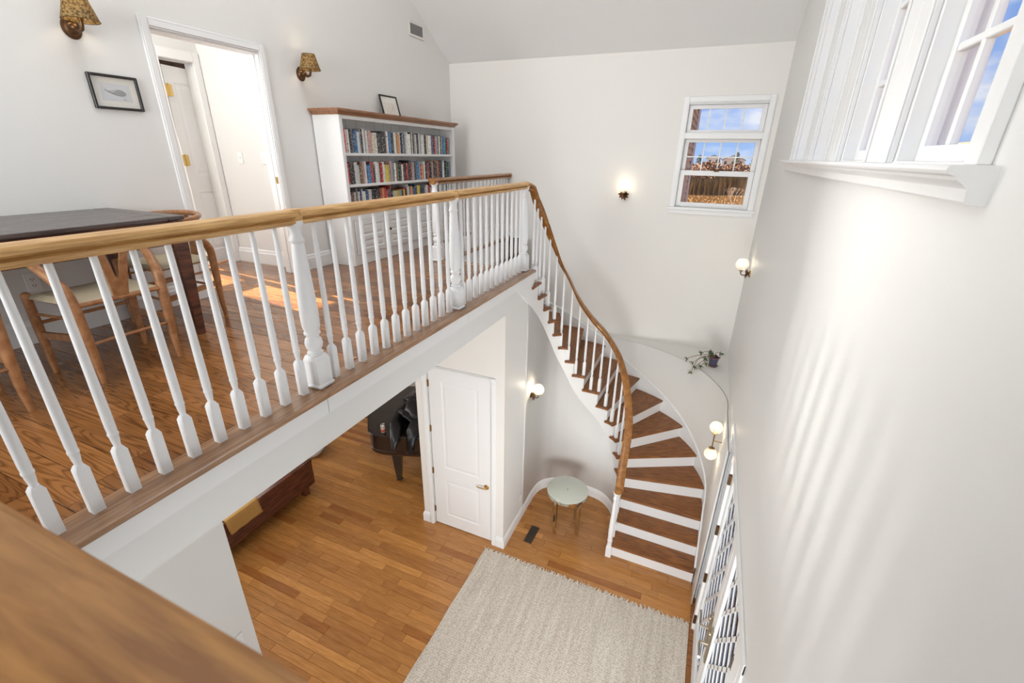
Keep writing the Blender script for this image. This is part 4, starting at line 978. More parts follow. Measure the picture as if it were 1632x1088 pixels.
# ------------------------------------------------------------------ wishbone chairs
M['chairwood'] = wood('beech_chair', (.30, .125, .045), (.46, .225, .095), .38, stretch=(10, 10, 10), coat=.1)
def cord_mat():
    m, nt, b = new_mat('paper_cord'); N = nt.nodes.new; L = nt.links.new
    tc = N('ShaderNodeTexCoord'); sp = N('ShaderNodeSeparateXYZ'); L(tc.outputs['Object'], sp.inputs[0])
    ax = N('ShaderNodeMath'); ax.operation = 'ABSOLUTE'; L(sp.outputs[0], ax.inputs[0]); ay = N('ShaderNodeMath'); ay.operation = 'ABSOLUTE'; L(sp.outputs[1], ay.inputs[0])
    mx = N('ShaderNodeMath'); mx.operation = 'MAXIMUM'; L(ax.outputs[0], mx.inputs[0]); L(ay.outputs[0], mx.inputs[1])
    ml = N('ShaderNodeMath'); ml.operation = 'MULTIPLY'; ml.inputs[1].default_value = 1150; L(mx.outputs[0], ml.inputs[0])
    sn = N('ShaderNodeMath'); sn.operation = 'SINE'; L(ml.outputs[0], sn.inputs[0])
    cr = N('ShaderNodeValToRGB'); cr.color_ramp.elements[0].color = (.42, .34, .22, 1); cr.color_ramp.elements[1].color = (.72, .62, .44, 1); cr.color_ramp.elements[1].position = .6
    md = N('ShaderNodeMapRange'); md.inputs[1].default_value = -1; L(sn.outputs[0], md.inputs[0]); L(md.outputs[0], cr.inputs[0])
    L(cr.outputs[0], b.inputs['Base Color']); b.inputs['Roughness'].default_value = .75
    bp = N('ShaderNodeBump'); bp.inputs['Strength'].default_value = .5; bp.inputs['Distance'].default_value = .002; L(md.outputs[0], bp.inputs['Height']); L(bp.outputs[0], b.inputs['Normal'])
    return m
M['cord'] = cord_mat()
def make_chair(label):
    t = thing('dining_chair', label, 'chair', (0, 0, 0), 0, 'wishbone chairs at the dining table')
    FX, RX, YB, YFr, SZ = .228, .197, .195, -.195, .435
    for s in (-1, 1):
        b = B(); b.tube([(s * FX, YFr, 0), (s * FX, YFr, .25), (s * FX, YFr, SZ + .018)], [.015, .022, .021], 12); b.ico((s * FX, YFr, SZ + .018), .019, 1, scale=(1, 1, .5)); obj('leg', b, M['chairwood'], t)
        b = B(); pth = [(s * RX, YB, 0), (s * (RX - .002), YB - .004, .12), (s * (RX + .002), YB - .004, .28), (s * (RX + .008), YB - .006, SZ), (s * (RX + .016), YB - .018, .51), (s * (RX + .032), YB - .07, .575), (s * (RX + .050), YB - .15, .635), (s * (RX + .062), YB - .23, .685), (s * (RX + .066), YB - .255, .705)]
        rl_ = [.014, .019, .023, .025, .026, .024, .020, .015, .012]; b.tube([spline(pth, q * 8 / 26) for q in range(27)], [spline([(v,) for v in rl_], q * 8 / 26)[0] for q in range(27)], 14); obj('rear_leg', b, M['chairwood'], t)
        b = B(); a = Vector((s * (FX - .002), YFr + .0, .225)); c = Vector((s * RX, YB, .255)); b.sweep([tuple(a), tuple(c)], [(-.009, -.017), (.009, -.017), (.009, .017), (-.009, .017)]); obj('side_stretcher', b, M['chairwood'], t)
        b = B(); b.tube([(s * FX, YFr, .345), (s * RX, YB, .355)], .008, 8); obj('side_rung', b, M['chairwood'], t)
    b = B(); b.tube([(-FX, YFr, .29), (FX, YFr, .29)], .010, 8); obj('front_stretcher', b, M['chairwood'], t)
    b = B(); b.tube([(-RX, YB, .225), (RX, YB, .225)], .009, 8); obj('rear_stretcher', b, M['chairwood'], t)
    for n_, p0, p1 in (('seat_rail', (-FX, YFr, SZ - .01), (FX, YFr, SZ - .01)), ('seat_rail', (-RX, YB, SZ - .005), (RX, YB, SZ - .005))):
        b = B(); b.tube([p0, p1], .013, 8); obj(n_, b, M['chairwood'], t)
    # woven seat: rounded edges, dished middle
    b = B(); nx, ny = 16, 16; vs = []; fs = []
    def seat_pt(u, v, top):
        hw = (FX + .010) * (1 - v) + (RX + .004) * v; x = (u * 2 - 1) * hw; y = (YFr - .014) * (1 - v) + (YB + .012) * v
        e = min(u, 1 - u, v, 1 - v) * 2; r_ = min(1, e / .12); dish = .020 * math.sin(PI * u) * math.sin(PI * v)
        return (x, y, SZ - .004 + (.018 * math.sqrt(max(0, 1 - (1 - r_) ** 2)) - dish) * (1 if top else -.9) - (0 if top else dish * 1.9))
    for top in (1, 0):
        for j in range(ny + 1):
            for i in range(nx + 1): vs.append(seat_pt(i / nx, j / ny, top))
    W_ = (nx + 1); Np = W_ * (ny + 1)
    for j in range(ny):
        for i in range(nx):
            a = j * W_ + i; fs.append((a, a + 1, a + 1 + W_, a + W_)); fs.append((Np + a, Np + a + W_, Np + a + 1 + W_, Np + a + 1))
    for i in range(nx): fs.append((i, Np + i, Np + i + 1, i + 1)); a = ny * W_ + i; fs.append((a, a + 1, Np + a + 1, Np + a))
    for j in range(ny): a = j * W_; fs.append((a, a + W_, Np + a + W_, Np + a)); a = j * W_ + nx; fs.append((a, Np + a, Np + a + W_, a + W_))
    b.add(vs, fs, 0, True); obj('seat', b, M['cord'], t)
    # steam-bent top ring
    b = B(); pth = []; rr = []
    for i in range(25):
        a = math.radians(-28 + 236 * i / 24); pth.append((.272 * math.cos(a), -.025 + .268 * math.sin(a) * (1 if math.sin(a) > 0 else 1.15), .722 + .012 * math.sin(a)))
        rr.append(.013 + .006 * max(0, math.sin(a)))
    b.tube(pth, rr, 12); obj('top_rail', b, M['chairwood'], t)
    # Y-shaped splat
    b = B(); Rm = Matrix.Translation((0, YB + .004, SZ)) @ Matrix.Rotation(math.radians(-9), 4, 'X')
    yp = [(-.034, 0), (.034, 0), (.046, .10), (.062, .20), (.078, .285), (.044, .285), (.020, .17), (.010, .115), (0, .100), (-.010, .115), (-.020, .17), (-.044, .285), (-.078, .285), (-.062, .20), (-.046, .10)]
    b.prism([(x, z) for x, z in yp], -.006, .006, axis='y', mat=Rm); obj('splat', b, M['chairwood'], t)
    return t
c1 = make_chair('wishbone chair with woven seat tucked under the long side of the table'); c1.location = (-3.01, 1.29, H + .001); c1.rotation_euler = (0, 0, -PI / 2)
c2 = dup(c1, (-3.475, 1.925, H + .001), 0, 'wishbone chair at the end of the table beside the doorway')
c3 = dup(c1, (-3.01, .60, H + .001), -PI / 2, 'wishbone chair at the left picture edge, only its legs showing')

# ------------------------------------------------------------------ wall lamps
def point(name, loc, e, col=(1, .78, .5), r=.03):
    l = bpy.data.lights.new(name, 'POINT'); l.energy = e; l.color = col; l.shadow_soft_size = r
    o = bpy.data.objects.new(name, l); COL.objects.link(o); o.location = loc; return o
def shade_mat():
    m, nt, b = new_mat('mica_shade'); N = nt.nodes.new; L = nt.links.new
    tc = N('ShaderNodeTexCoord'); no = N('ShaderNodeTexNoise'); no.inputs['Scale'].default_value = 75; no.inputs['Detail'].default_value = 3; L(tc.outputs['Object'], no.inputs['Vector'])
    cr = N('ShaderNodeValToRGB'); cr.color_ramp.elements[0].position = .38; cr.color_ramp.elements[0].color = (.13, .075, .02, 1); cr.color_ramp.elements[1].position = .62; cr.color_ramp.elements[1].color = (.50, .34, .13, 1)
    L(no.outputs[0], cr.inputs[0]); L(cr.outputs[0], b.inputs['Base Color']); b.inputs['Roughness'].default_value = .5
    tr = N('ShaderNodeBsdfTranslucent'); L(cr.outputs[0], tr.inputs[0]); mx = N('ShaderNodeMixShader'); mx.inputs[0].default_value = .45
    L(b.outputs[0], mx.inputs[1]); L(tr.outputs[0], mx.inputs[2]); L(mx.outputs[0], nt.nodes['Material Output'].inputs[0]); return m
M['shade'] = shade_mat()
def shaded_sconce(label, y, z):
    t = thing('wall_lamp', label, 'lamp', (XL, y, z))
    b = B(); b.lathe([(0, 0), (.052, 0), (.054, .006), (.048, .010), (.040, .013), (.034, .026), (.018, .034), (0, .036)], 24, mat=Matrix.Rotation(PI / 2, 4, 'Y'), sx=1.15); obj('backplate', b, M['bronze'], t)
    b = B(); b.tube([(.03, 0, 0), (.06, 0, -.012), (.085, 0, -.022), (.115, 0, -.015), (.127, 0, .008), (.127, 0, .04)], [.012, .013, .012, .011, .010, .010], 10); b.ico((.045, 0, 0), .026, 2, scale=(1, 1, .9)); obj('arm', b, M['bronze'], t)
    b = B(); b.lathe([(.016, 0), (.016, .03), (.010, .034), (0, .034)], 14, (.127, 0, .03)); obj('lamp_holder', b, M['brassb'], t)
    b = B(); prf = [(.094, .028), (.057, .155)]; n = 28; vs = []; fs = []
    for r_, zz in prf:
        for e in (0, -.0015):
            for i in range(n): a = 2 * PI * i / n; vs.append((.127 + (r_ + e) * math.cos(a), (r_ + e) * math.sin(a), zz))
    for i in range(n):
        j = (i + 1) % n; fs += [(i, j, 2 * n + j, 2 * n + i), (n + i, 3 * n + i, 3 * n + j, n + j), (i, n + i, n + j, j), (2 * n + i, 2 * n + j, 3 * n + j, 3 * n + i)]
    b.add(vs, fs, 0, True); sh = obj('lamp_shade', b, M['shade'], t)
    for r_, zz in prf: b = B(); b.tube([(.127 + r_ * math.cos(2 * PI * i / n), r_ * math.sin(2 * PI * i / n), zz) for i in range(n)], .0022, 6, closed=True); obj('shade_rim', b, M['bronze'], sh)
    b = B(); b.lathe([(0, 0), (.010, .004), (.014, .02), (.009, .038), (0, .052)], 12, (.127, 0, .065)); obj('bulb', b, M['bulb'], t)
    point('lamp_light', (XL + .127, y, z + .10), .7)
shaded_sconce('bronze wall lamp with speckled amber shade above the framed print', 1.955, 5.245)
shaded_sconce('bronze wall lamp with speckled amber shade between doorway and bookcase', 3.745, 5.245)
def leaf_sconce(label, loc, rz, r=.062, e=.9):
    """local: wall plane x=0, arm toward +x"""
    t = thing('wall_lamp', label, 'lamp', loc, rz)
    rr = random.Random(int(loc[1] * 100))
    b = B(); b.lathe([(0, 0), (.040, 0), (.040, .012), (.026, .020), (0, .022)], 18, mat=Matrix.Rotation(PI / 2, 4, 'Y')); obj('backplate', b, M['brassb'], t)
    for i in range(9):
        a = 2 * PI * i / 9 + .2; L_ = .072 + rr.uniform(-.010, .014); lean = rr.uniform(.25, .6)
        b = B(); ux, uy = math.cos(a), math.sin(a); w = .017
        pts_ = [(.018, 0, 0), (.030, L_ * .35, w), (.030 + lean * .03, L_ * .65, w * .9), (.030 + lean * .05, L_, 0), (.030 + lean * .03, L_ * .65, -w * .9), (.030, L_ * .35, -w)]
        vs = [(x, rr_ * ux - s * uy, rr_ * uy + s * ux) for x, rr_, s in pts_]; vs2 = [(x + .003, y, z) for x, y, z in vs]
        b.add(vs + vs2, [(0, 1, 2, 3, 4, 5), (11, 10, 9, 8, 7, 6)] + [(k, (k + 1) % 6, 6 + (k + 1) % 6, 6 + k) for k in range(6)]); obj('leaf', b, M['bronze'], t)
    b = B(); b.ico((.035, 0, 0), .020, 1, noise=.15); b.tube([(.03, 0, -.005), (.06, .004, -.022), (.085, -.002, -.024), (.103, 0, -.008), (.104, 0, .024)], [.008, .007, .006, .006, .008], 8); obj('arm', b, M['bronze'], t)
    b = B(); b.lathe([(.014, 0), (.022, .006), (.024, .016), (.016, .02)], 16, (.104, 0, .02)); obj('fitter', b, M['brassb'], t)
    b = B(); b.lathe([(.022, .012), (r * .75, .012 + r * .28), (r * .97, .012 + r * .72), (r, .012 + r), (r * .95, .012 + r * 1.3), (r * .74, .012 + r * 1.68), (r * .45, .012 + r * 1.88)], 28, (.104, 0, .02)); g = obj('globe', b, M['globe'], t)
    g.data.polygons  # open top and bottom handled by caps being glass
    b = B(); b.ico((.104, 0, .03 + r), .017, 2, scale=(1, 1, 1.25)); obj('bulb', b, M['bulb'], t)
    q = Matrix.Rotation(rz, 3, 'Z') @ Vector((.104, 0, .05 + r)); point('lamp_light', (loc[0] + q.x, loc[1] + q.y, loc[2] + q.z), e, (1, .84, .62), r=.02)
leaf_sconce('wall lamp with dark bronze leaves and lit globe beside the far window', (-1.15, YF, 4.085), -PI / 2)
leaf_sconce('leafy bronze wall lamp with clear globe on the right wall under the window shelf', (XR, 5.9, 3.31), PI, .072)
leaf_sconce('leafy bronze wall lamp with clear globe on the nook wall above the round table', (-1.7170, 4.66, 1.78), 0, .068, 3.2)
dl = thing('wall_lamp', 'aged brass double wall lamp with upper and lower glass globes beside the front door', 'lamp', (XR, 4.58, 1.77))
b = B(); b.cbox(-.014, 0, -.032, .032, -.07, .07, .005); obj('backplate', b, M['brassb'], dl)
b = B(); b.tube([(-.01, 0, 0), (-.115, 0, 0)], .006, 8); b.tube([(-.115, 0, -.085), (-.115, 0, .095)], .0065, 8); obj('arm', b, M['brassb'], dl)
for s, r in ((1, .066), (-1, .066)):
    b = B(); b.lathe([(.008, 0), (.028, .003), (.032, .009), (.026, .013)], 18, (-.115, 0, .09 if s > 0 else -.10)); obj('fitter', b, M['brassb'], dl)
    b = B(); zc = .10 + r if s > 0 else -.10 - r
    b.lathe([(r * math.sin(a), -r * math.cos(a)) for a in [PI * (i + .6) / 14 for i in range(13)]], 28, (-.115, 0, zc)); obj('globe', b, M['globe'], dl)
    b = B(); b.ico((-.115, 0, zc - s * .012), .017, 2, scale=(1, 1, 1.3)); obj('bulb', b, M['bulb'], dl)
    point('lamp_light', (XR - .115, 4.58, 1.77 + zc + s * .01), 1.0, r=.02)

# ------------------------------------------------------------------ rug
def rug_mat():
    m, nt, b = new_mat('woven_wool'); N = nt.nodes.new; L = nt.links.new
    tc = N('ShaderNodeTexCoord')
    mp = N('ShaderNodeMapping'); mp.inputs['Scale'].default_value = (72, 46, 1); L(tc.outputs['Object'], mp.inputs[0])
    vo = N('ShaderNodeTexVoronoi'); vo.inputs['Scale'].default_value = 1; vo.inputs['Randomness'].default_value = .45; L(mp.outputs[0], vo.inputs['Vector'])
    m2 = N('ShaderNodeMapping'); m2.inputs['Scale'].default_value = (22, 1.3, 1); L(tc.outputs['Object'], m2.inputs[0])
    no = N('ShaderNodeTexNoise'); no.inputs['Scale'].default_value = 1; no.inputs['Detail'].default_value = 4; L(m2.outputs[0], no.inputs['Vector'])
    c1_ = N('ShaderNodeValToRGB'); c1_.color_ramp.elements[0].position = .3; c1_.color_ramp.elements[0].color = (.62, .565, .485, 1); c1_.color_ramp.elements[1].position = .7; c1_.color_ramp.elements[1].color = (.78, .735, .66, 1); L(no.outputs[0], c1_.inputs[0])
    c2_ = N('ShaderNodeValToRGB'); c2_.color_ramp.elements[0].position = .25; c2_.color_ramp.elements[0].color = (1, 1, 1, 1); c2_.color_ramp.elements[1].position = .75; c2_.color_ramp.elements[1].color = (.66, .60, .54, 1); L(vo.outputs['Distance'], c2_.inputs[0])
    mx = N('ShaderNodeMix'); mx.data_type = 'RGBA'; mx.blend_type = 'MULTIPLY'; mx.inputs[0].default_value = 1; L(c1_.outputs[0], mx.inputs[6]); L(c2_.outputs[0], mx.inputs[7])
    L(mx.outputs[2], b.inputs['Base Color']); b.inputs['Roughness'].default_value = .95; b.inputs['Specular IOR Level'].default_value = .1
    bp = N('ShaderNodeBump'); bp.inputs['Strength'].default_value = .9; bp.inputs['Distance'].default_value = .004; bp.invert = True; L(vo.outputs['Distance'], bp.inputs['Height']); L(bp.outputs[0], b.inputs['Normal'])
    return m
M['rug'] = rug_mat()
rg = thing('rug', 'large cream woven wool rug with fringed end on the lower floor', 'rug', (-.71, 1.9, .001))
bb = B(); nx, ny = 60, 44; vs = []; fs = []; rr = random.Random(3)
x0, x1, y0, y1 = -1.2, 1.205, -1.7, 1.83
for j in range(ny + 1):
    for i in range(nx + 1):
        ex = (.004 * math.sin(j * .7) if i == 0 else 0); vs.append((x0 + (x1 - x0) * i / nx + ex, y0 + (y1 - y0) * j / ny + .012 * math.sin(i * .35) * (j == ny), .011 + rr.uniform(0, .0015)))
for j in range(ny):
    for i in range(nx): a = j * (nx + 1) + i; fs.append((a, a + 1, a + nx + 2, a + nx + 1))
bb.add(vs, fs, 0, True); n0 = len(vs)
edge = [i for i in range(nx + 1)] + [(j + 1) * (nx + 1) - 1 for j in range(1, ny + 1)] + [ny * (nx + 1) + i for i in range(nx - 1, -1, -1)] + [j * (nx + 1) for j in range(ny - 1, 0, -1)]
bb.v += [(bb.v[i][0], bb.v[i][1], 0) for i in edge]
for k in range(len(edge)): k2 = (k + 1) % len(edge); bb.f.append([edge[k], edge[k2], n0 + k2, n0 + k]); bb.mi.append(0); bb.sm.append(False)
obj('rug_field', bb, M['rug'], rg)
bb = B()
for i in range(260):
    x = x0 + (x1 - x0) * (i + .5) / 260; a = rr.uniform(-.6, .6); L_ = rr.uniform(.035, .07); yb = y1 - .006
    bb.tube([(x, yb, .008), (x + a * L_ * .4, yb + L_ * .5, rr.uniform(.005, .012)), (x + a * L_, yb + L_, .003)], [.0042, .0040, .0030], 5)
stuff(obj('fringe', bb, pmat('wool_fringe', (.80, .74, .64), .95), rg))

# ------------------------------------------------------------------ round mirrored side table, floor register
M['mirror'] = pmat('antiqued_mirror', (.72, .70, .62), .06, metal=1, var=.18, vscale=14)
M['tabglass'] = pmat('milky_glass_top', (.60, .63, .55), .10, spec=.6, coat=.5)
st = thing('side_table', 'round mirrored side table with pale glass top in the curved nook', 'table', (-1.115, 4.53, .001), math.radians(20))
b = B(); b.lathe([(0, .598), (.255, .598), (.262, .601), (.264, .606), (.258, .610), (0, .610)], 64); obj('glass_top', b, M['tabglass'], st)
n = 16
for i in range(n):
    a0, a1 = 2 * PI * i / n + .01, 2 * PI * (i + 1) / n - .01; b = B(); vs = []
    for r_ in (.250, .256):
        for a in (a0, (a0 + a1) / 2, a1):
            for z in (.553, .597): vs.append((r_ * math.cos(a), r_ * math.sin(a), z))
    b.add(vs, [(0, 2, 3, 1), (2, 4, 5, 3), (6, 7, 9, 8), (8, 9, 11, 10), (0, 1, 7, 6), (4, 10, 11, 5), (1, 3, 9, 7), (3, 5, 11, 9), (0, 6, 8, 2), (2, 8, 10, 4)]); obj('mirror_panel', b, M['mirror'], st)
b = B(); b.lathe([(0, .575), (.249, .575), (.249, .597), (0, .597)], 40); obj('underframe', b, M['mirror'], st)
for i in range(4):
    a = PI / 4 + i * PI / 2; b = B(); cx_, cy_ = .205 * math.cos(a), .205 * math.sin(a)
    Rm = Matrix.Translation((cx_, cy_, 0)) @ Matrix.Rotation(a, 4, 'Z'); b.cbox(-.019, .019, -.019, .019, 0, .574, .005, mat=Rm); obj('leg', b, M['mirror'], st)
b = B(); b.lathe([(.0, 0), (.014, 0), (.012, .003), (.004, .0045), (0, .005)], 14, (0, 0, .610)); obj('rosette', b, M['pewter'], st)
fr_ = thing('floor_register', 'dark bronze rectangular floor vent set in the floor beside the nook wall', 'vent', (-1.465, 4.207, .0005), math.radians(-2))
M['register'] = pmat('register_metal', (.10, .075, .055), .4, metal=.5)
b = B(); f = [(-.055, .055, -.145, .145)]
for x0_, x1_, y0_, y1_ in ((-.055, -.043, -.145, .145), (.043, .055, -.145, .145), (-.043, .043, -.145, -.132), (-.043, .043, .132, .145), (-.043, .043, -.006, .006)): b.box(x0_, x1_, y0_, y1_, 0, .005)
obj('register_frame', b, M['register'], fr_)
for i in range(18):
    y = -.124 + i * .0146
    if abs(y) < .009: continue
    b = B(); b.box(-.043, .043, y - .003, y + .003, .0005, .004); obj('slat', b, M['register'], fr_)
b = B(); b.box(-.043, .043, -.132, .132, 0, .0008); obj('backing', b, M['black'], fr_)

# ------------------------------------------------------------------ trunk, throw, bowl
M['trunk'] = wood('dark_red_plank', (.055, .014, .008), (.17, .052, .026), .28, stretch=(14, 2, 14), coat=.3, tones=[(0, (.8, .8, .8)), (.33, (1, 1, 1)), (.66, (1.25, 1.2, 1.15))])
tr = thing('wooden_trunk', 'long low dark red plank trunk on blocky feet below the balcony', 'trunk', (-4.93, 2.6, .001))
X1, X0, Y0, Y1, Z0, Z1 = .32, -.30, -1.1, 1.08, .155, .55
for i in range(3):
    z = Z0 + (Z1 - .03 - Z0) * i / 3; b = B(); b.cbox(X1 - .03, X1 + (.002 if i == 1 else 0), Y0, Y1, z + .001, z + (Z1 - .03 - Z0) / 3 - .001, .004); obj('plank', b, M['trunk'], tr)
    b = B(); b.cbox(X0 + .0, X1 - .031, Y1 - .03, Y1 - .002, z + .001, z + (Z1 - .03 - Z0) / 3 - .001, .004); obj('plank', b, M['trunk'], tr)
b = B(); b.box(X0, X0 + .02, Y0, Y1 - .03, Z0, Z1 - .03); b.box(X0 + .02, X1 - .03, Y0, Y1 - .031, Z0, Z0 + .02); b.box(X0 + .02, X1 - .03, Y0, Y0 + .02, Z0 + .02, Z1 - .03); obj('carcass', b, M['trunk'], tr)
for a, c in ((X0, X0 + .20), (X0 + .202, X0 + .41), (X0 + .412, X1 + .004)):
    b = B(); b.cbox(a, c, Y0 - .004, Y1 - .12, Z1 - .03, Z1, .005); obj('lid_board', b, M['trunk'], tr)
b = B(); b.cbox(X0, X1 + .006, Y1 - .119, Y1 + .004, Z1 - .03, Z1 + .003, .005); obj('lid_batten', b, M['trunk'], tr)
for x in (X0 + .05, X1 - .14):
    for y in (Y0 + .1, Y1 - .16): b = B(); b.cbox(x, x + .09, y, y + .09, 0, Z0, .006); obj('foot', b, M['trunk'], tr)
# mustard throw
def cloth_grid(f, nx, ny, th=.006):
    b = B(); vs = []; fs = []
    for j in range(ny + 1):
        for i in range(nx + 1): vs.append(f(i / nx, j / ny))
    for j in range(ny):
        for i in range(nx): a = j * (nx + 1) + i; fs.append((a, a + 1, a + nx + 2, a + nx + 1))
    b.add(vs, fs, 0, True); return b
def throw(u, v):
    y = 2.395 + .43 * u + .02 * math.sin(v * 7) * .4; s = v * .52
    if s < .30: x, z = -4.915 + s * 1.0, .560
    else: x, z = -4.602 + .004 * math.sin(u * 16), .560 - (s - .30) * .98
    if .27 < s < .32: x = min(x, -4.607); z -= .0
    return (x, y + (0.03 * (v - .6) if v > .6 else 0), z + .0015 * math.sin(u * 21 + v * 9))
o = obj('throw', cloth_grid(throw, 16, 26), pmat('mustard_wool', (.52, .30, .09), .95, bump=.5, bscale=220, var=.15, vscale=40)); tag(o, 'mustard yellow throw draped over the front edge of the dark trunk', 'throw')
md = o.modifiers.new('thick', 'SOLIDIFY'); md.thickness = .008; md.offset = 1
o = obj('bowl', B().lathe([(0, 0), (.09, 0), (.15, .03), (.20, .10), (.215, .17), (.205, .172), (.185, .10), (.13, .04), (0, .03)], 36), pmat('white_ceramic', (.75, .75, .73), .25), None, (-5.34, 4.30, .001)); tag(o, 'round white bowl standing on the floor behind the dark trunk', 'bowl')

# ------------------------------------------------------------------ piano, can, jacket
M['piano'] = pmat('dark_mahogany_lacquer', (.022, .013, .010), .22, spec=.5, coat=.4, var=.3, vscale=6)
pn_ = thing('grand_piano', 'dark brown grand piano with rounded tail below the balcony', 'piano', (-3.6, 4.7, .001))
OUT = [(-3.93, 4.15), (-3.85, 4.07), (-3.72, 4.045), (-3.55, 4.08), (-3.30, 4.17), (-3.10, 4.26), (-2.98, 4.40), (-2.93, 4.62), (-2.95, 4.9), (-3.02, 5.15), (-3.08, 5.40), (-3.10, 5.62), (-3.20, 5.70), (-4.95, 5.08), (-4.98, 4.98), (-4.55, 4.75), (-4.25, 4.52)]
def smooth_poly(P_, n=4):
    o = []; m = len(P_)
    for i in range(m):
        p0, p1, p2, p3 = P_[i - 1], P_[i], P_[(i + 1) % m], P_[(i + 2) % m]
        for k in range(n):
            f = k / n; o.append(tuple(.5 * ((2 * b_) + (-a + c) * f + (2 * a - 5 * b_ + 4 * c - d) * f * f + (-a + 3 * b_ - 3 * c + d) * f ** 3) for a, b_, c, d in zip(p0, p1, p2, p3)))
    return o
def inset_poly(P_, d):
    cx_ = sum(p[0] for p in P_) / len(P_); cy_ = sum(p[1] for p in P_) / len(P_); o = []
    m = len(P_)
    for i in range(m):
        a, c = P_[i - 1], P_[(i + 1) % m]; tx, ty = c[0] - a[0], c[1] - a[1]; l = math.hypot(tx, ty) or 1
        o.append((P_[i][0] - ty / l * d, P_[i][1] + tx / l * d))
    return o
OS = [(x + 3.6, y - 4.7) for x, y in smooth_poly(OUT)]
area_ = sum(OS[i][0] * OS[(i + 1) % len(OS)][1] - OS[(i + 1) % len(OS)][0] * OS[i][1] for i in range(len(OS)))
sgn = 1 if area_ > 0 else -1
def stack(prof, mat='piano'):
    b = B(); vs = []; fs = []; n = len(OS)
    for ins_, z in prof: vs += [(*p, z) for p in inset_poly(OS, ins_ * sgn)]
    for k in range(len(prof) - 1):
        for i in range(n): j = (i + 1) % n; fs.append((k * n + i, k * n + j, k * n + n + j, k * n + n + i))
    fs.append(list(range(n))); fs.append(list(range((len(prof) - 1) * n, len(prof) * n))); b.add(vs, fs, 0, False); return b
obj('lid', stack([(.004, .980), (-.012, .984), (-.016, .990), (-.012, .998), (.002, 1.0)]), M['piano'], pn_)
obj('rim', stack([(.06, .66), (.02, .665), (.006, .69), (.002, .70), (.002, .74), (.008, .745), (.006, .97), (.012, .979)]), M['piano'], pn_)
b = B(); b.box(-.9, .0, .02, .021, .998, 1.0, mat=Matrix.Translation((0, 0, .0012)) @ Matrix.Rotation(math.radians(20), 4, 'Z')); obj('lid_seam', b, M['black'], pn_)
def piano_leg(x, y, rz):
    Rm = Matrix.Translation((x, y, 0)) @ Matrix.Rotation(rz, 4, 'Z')
    b = B(); sh_ = [(-.30, .70), (-.29, .655), (-.24, .645), (-.20, .62), (-.14, .615), (-.10, .585), (-.075, .575), (.075, .575), (.10, .585), (.14, .615), (.20, .62), (.24, .645), (.29, .655), (.30, .70)]
    b.prism(sh_, -.06, .06, axis='y', mat=Rm); obj('leg_bracket', b, M['piano'], pn_)
    b = B(); q = []
    for hw, z in ((.072, .60), (.066, .50), (.045, .20), (.034, .075), (.042, .065), (.042, .055)): q += [(-hw, -hw * .8, z), (hw, -hw * .8, z), (hw, hw * .8, z), (-hw, hw * .8, z)]
    fs = [(k * 4 + i, k * 4 + (i + 1) % 4, k * 4 + 4 + (i + 1) % 4, k * 4 + 4 + i) for k in range(5) for i in range(4)] + [(0, 1, 2, 3), (20, 21, 22, 23)]
    b.add(q, fs, 0, False, Rm); lg = obj('leg', b, M['piano'], pn_)
    b = B(); b.lathe([(.0, -.012), (.022, -.012), (.026, 0), (.022, .012), (0, .012)], 16, mat=Rm @ Matrix.Translation((0, 0, .027)) @ Matrix.Rotation(PI / 2, 4, 'X')); b.tube([(0, 0, .06), (0, 0, .035)], .014, 8, mat=Rm); obj('caster', b, M['brassb'], lg)
piano_leg(-.03, -.36, math.radians(20)); piano_leg(-.95, .22, math.radians(20)); piano_leg(.30, .72, math.radians(20))
cn = thing('drink_can', 'cream and red drink can standing on the piano beside the black jacket', 'can', (-3.665, 4.135, 1.002))
b = B(); b.lathe([(0, 0), (.024, 0), (.032, .010), (.032, .112)], 20); b.v and None
obj('can_body', b, pmat('can_label', (.66, .56, .42), .3, metal=.4, var=.25, vscale=45), cn)
b = B(); b.lathe([(.0325, .018), (.0325, .050)], 20); obj('red_band', b, pmat('can_red', (.42, .05, .03), .3), cn)
b = B(); b.lathe([(.032, .112), (.027, .122), (.027, .124), (.024, .121), (0, .120)], 20); obj('can_lid', b, pmat('aluminium', (.7, .7, .7), .25, metal=1), cn)
M['leather'] = pmat('black_leather', (.008, .008, .009), .32, spec=.5, bump=.3, bscale=40)
jk = thing('jacket', 'crumpled black leather jacket lying across the piano lid', 'jacket', (-3.42, 4.42, 1.002))
def blob_chain(pts, rads, seed, flat=.6):
    """crumpled fabric roll along a path"""
    rr = random.Random(seed); b = B(); N_ = 26; path = [spline(pts, t * (len(pts) - 1) / N_) for t in range(N_ + 1)]; n = 18; vs = []; fs = []
    pv = None
    for k, p in enumerate(path):
        p = Vector(p); a = Vector(path[max(0, k - 1)]); c = Vector(path[min(N_, k + 1)]); t = (c - a).normalized(); s = Vector((t.y, -t.x, 0)); s = s.normalized() if s.length > .05 else Vector((1, 0, 0)); u = s.cross(t)
        if u.z < 0: u = -u
        r = spline([(x,) for x in rads], k * (len(rads) - 1) / N_)[0]
        for i in range(n):
            an = 2 * PI * i / n; f = 1 + .13 * math.sin(an * 2 + k * .33 + seed) + .07 * math.sin(k * .9 + an * 3) + rr.uniform(-.015, .015)
            q = p + s * math.cos(an) * r * f + u * math.sin(an) * r * flat * f; vs.append(tuple(q))
    for k in range(N_):
        for i in range(n): j = (i + 1) % n; fs.append((k * n + i, k * n + j, (k + 1) * n + j, (k + 1) * n + i))
    fs.append(list(range(n))); fs.append(list(range(N_ * n, N_ * n + n))); b.add(vs, fs, 0, True); return b
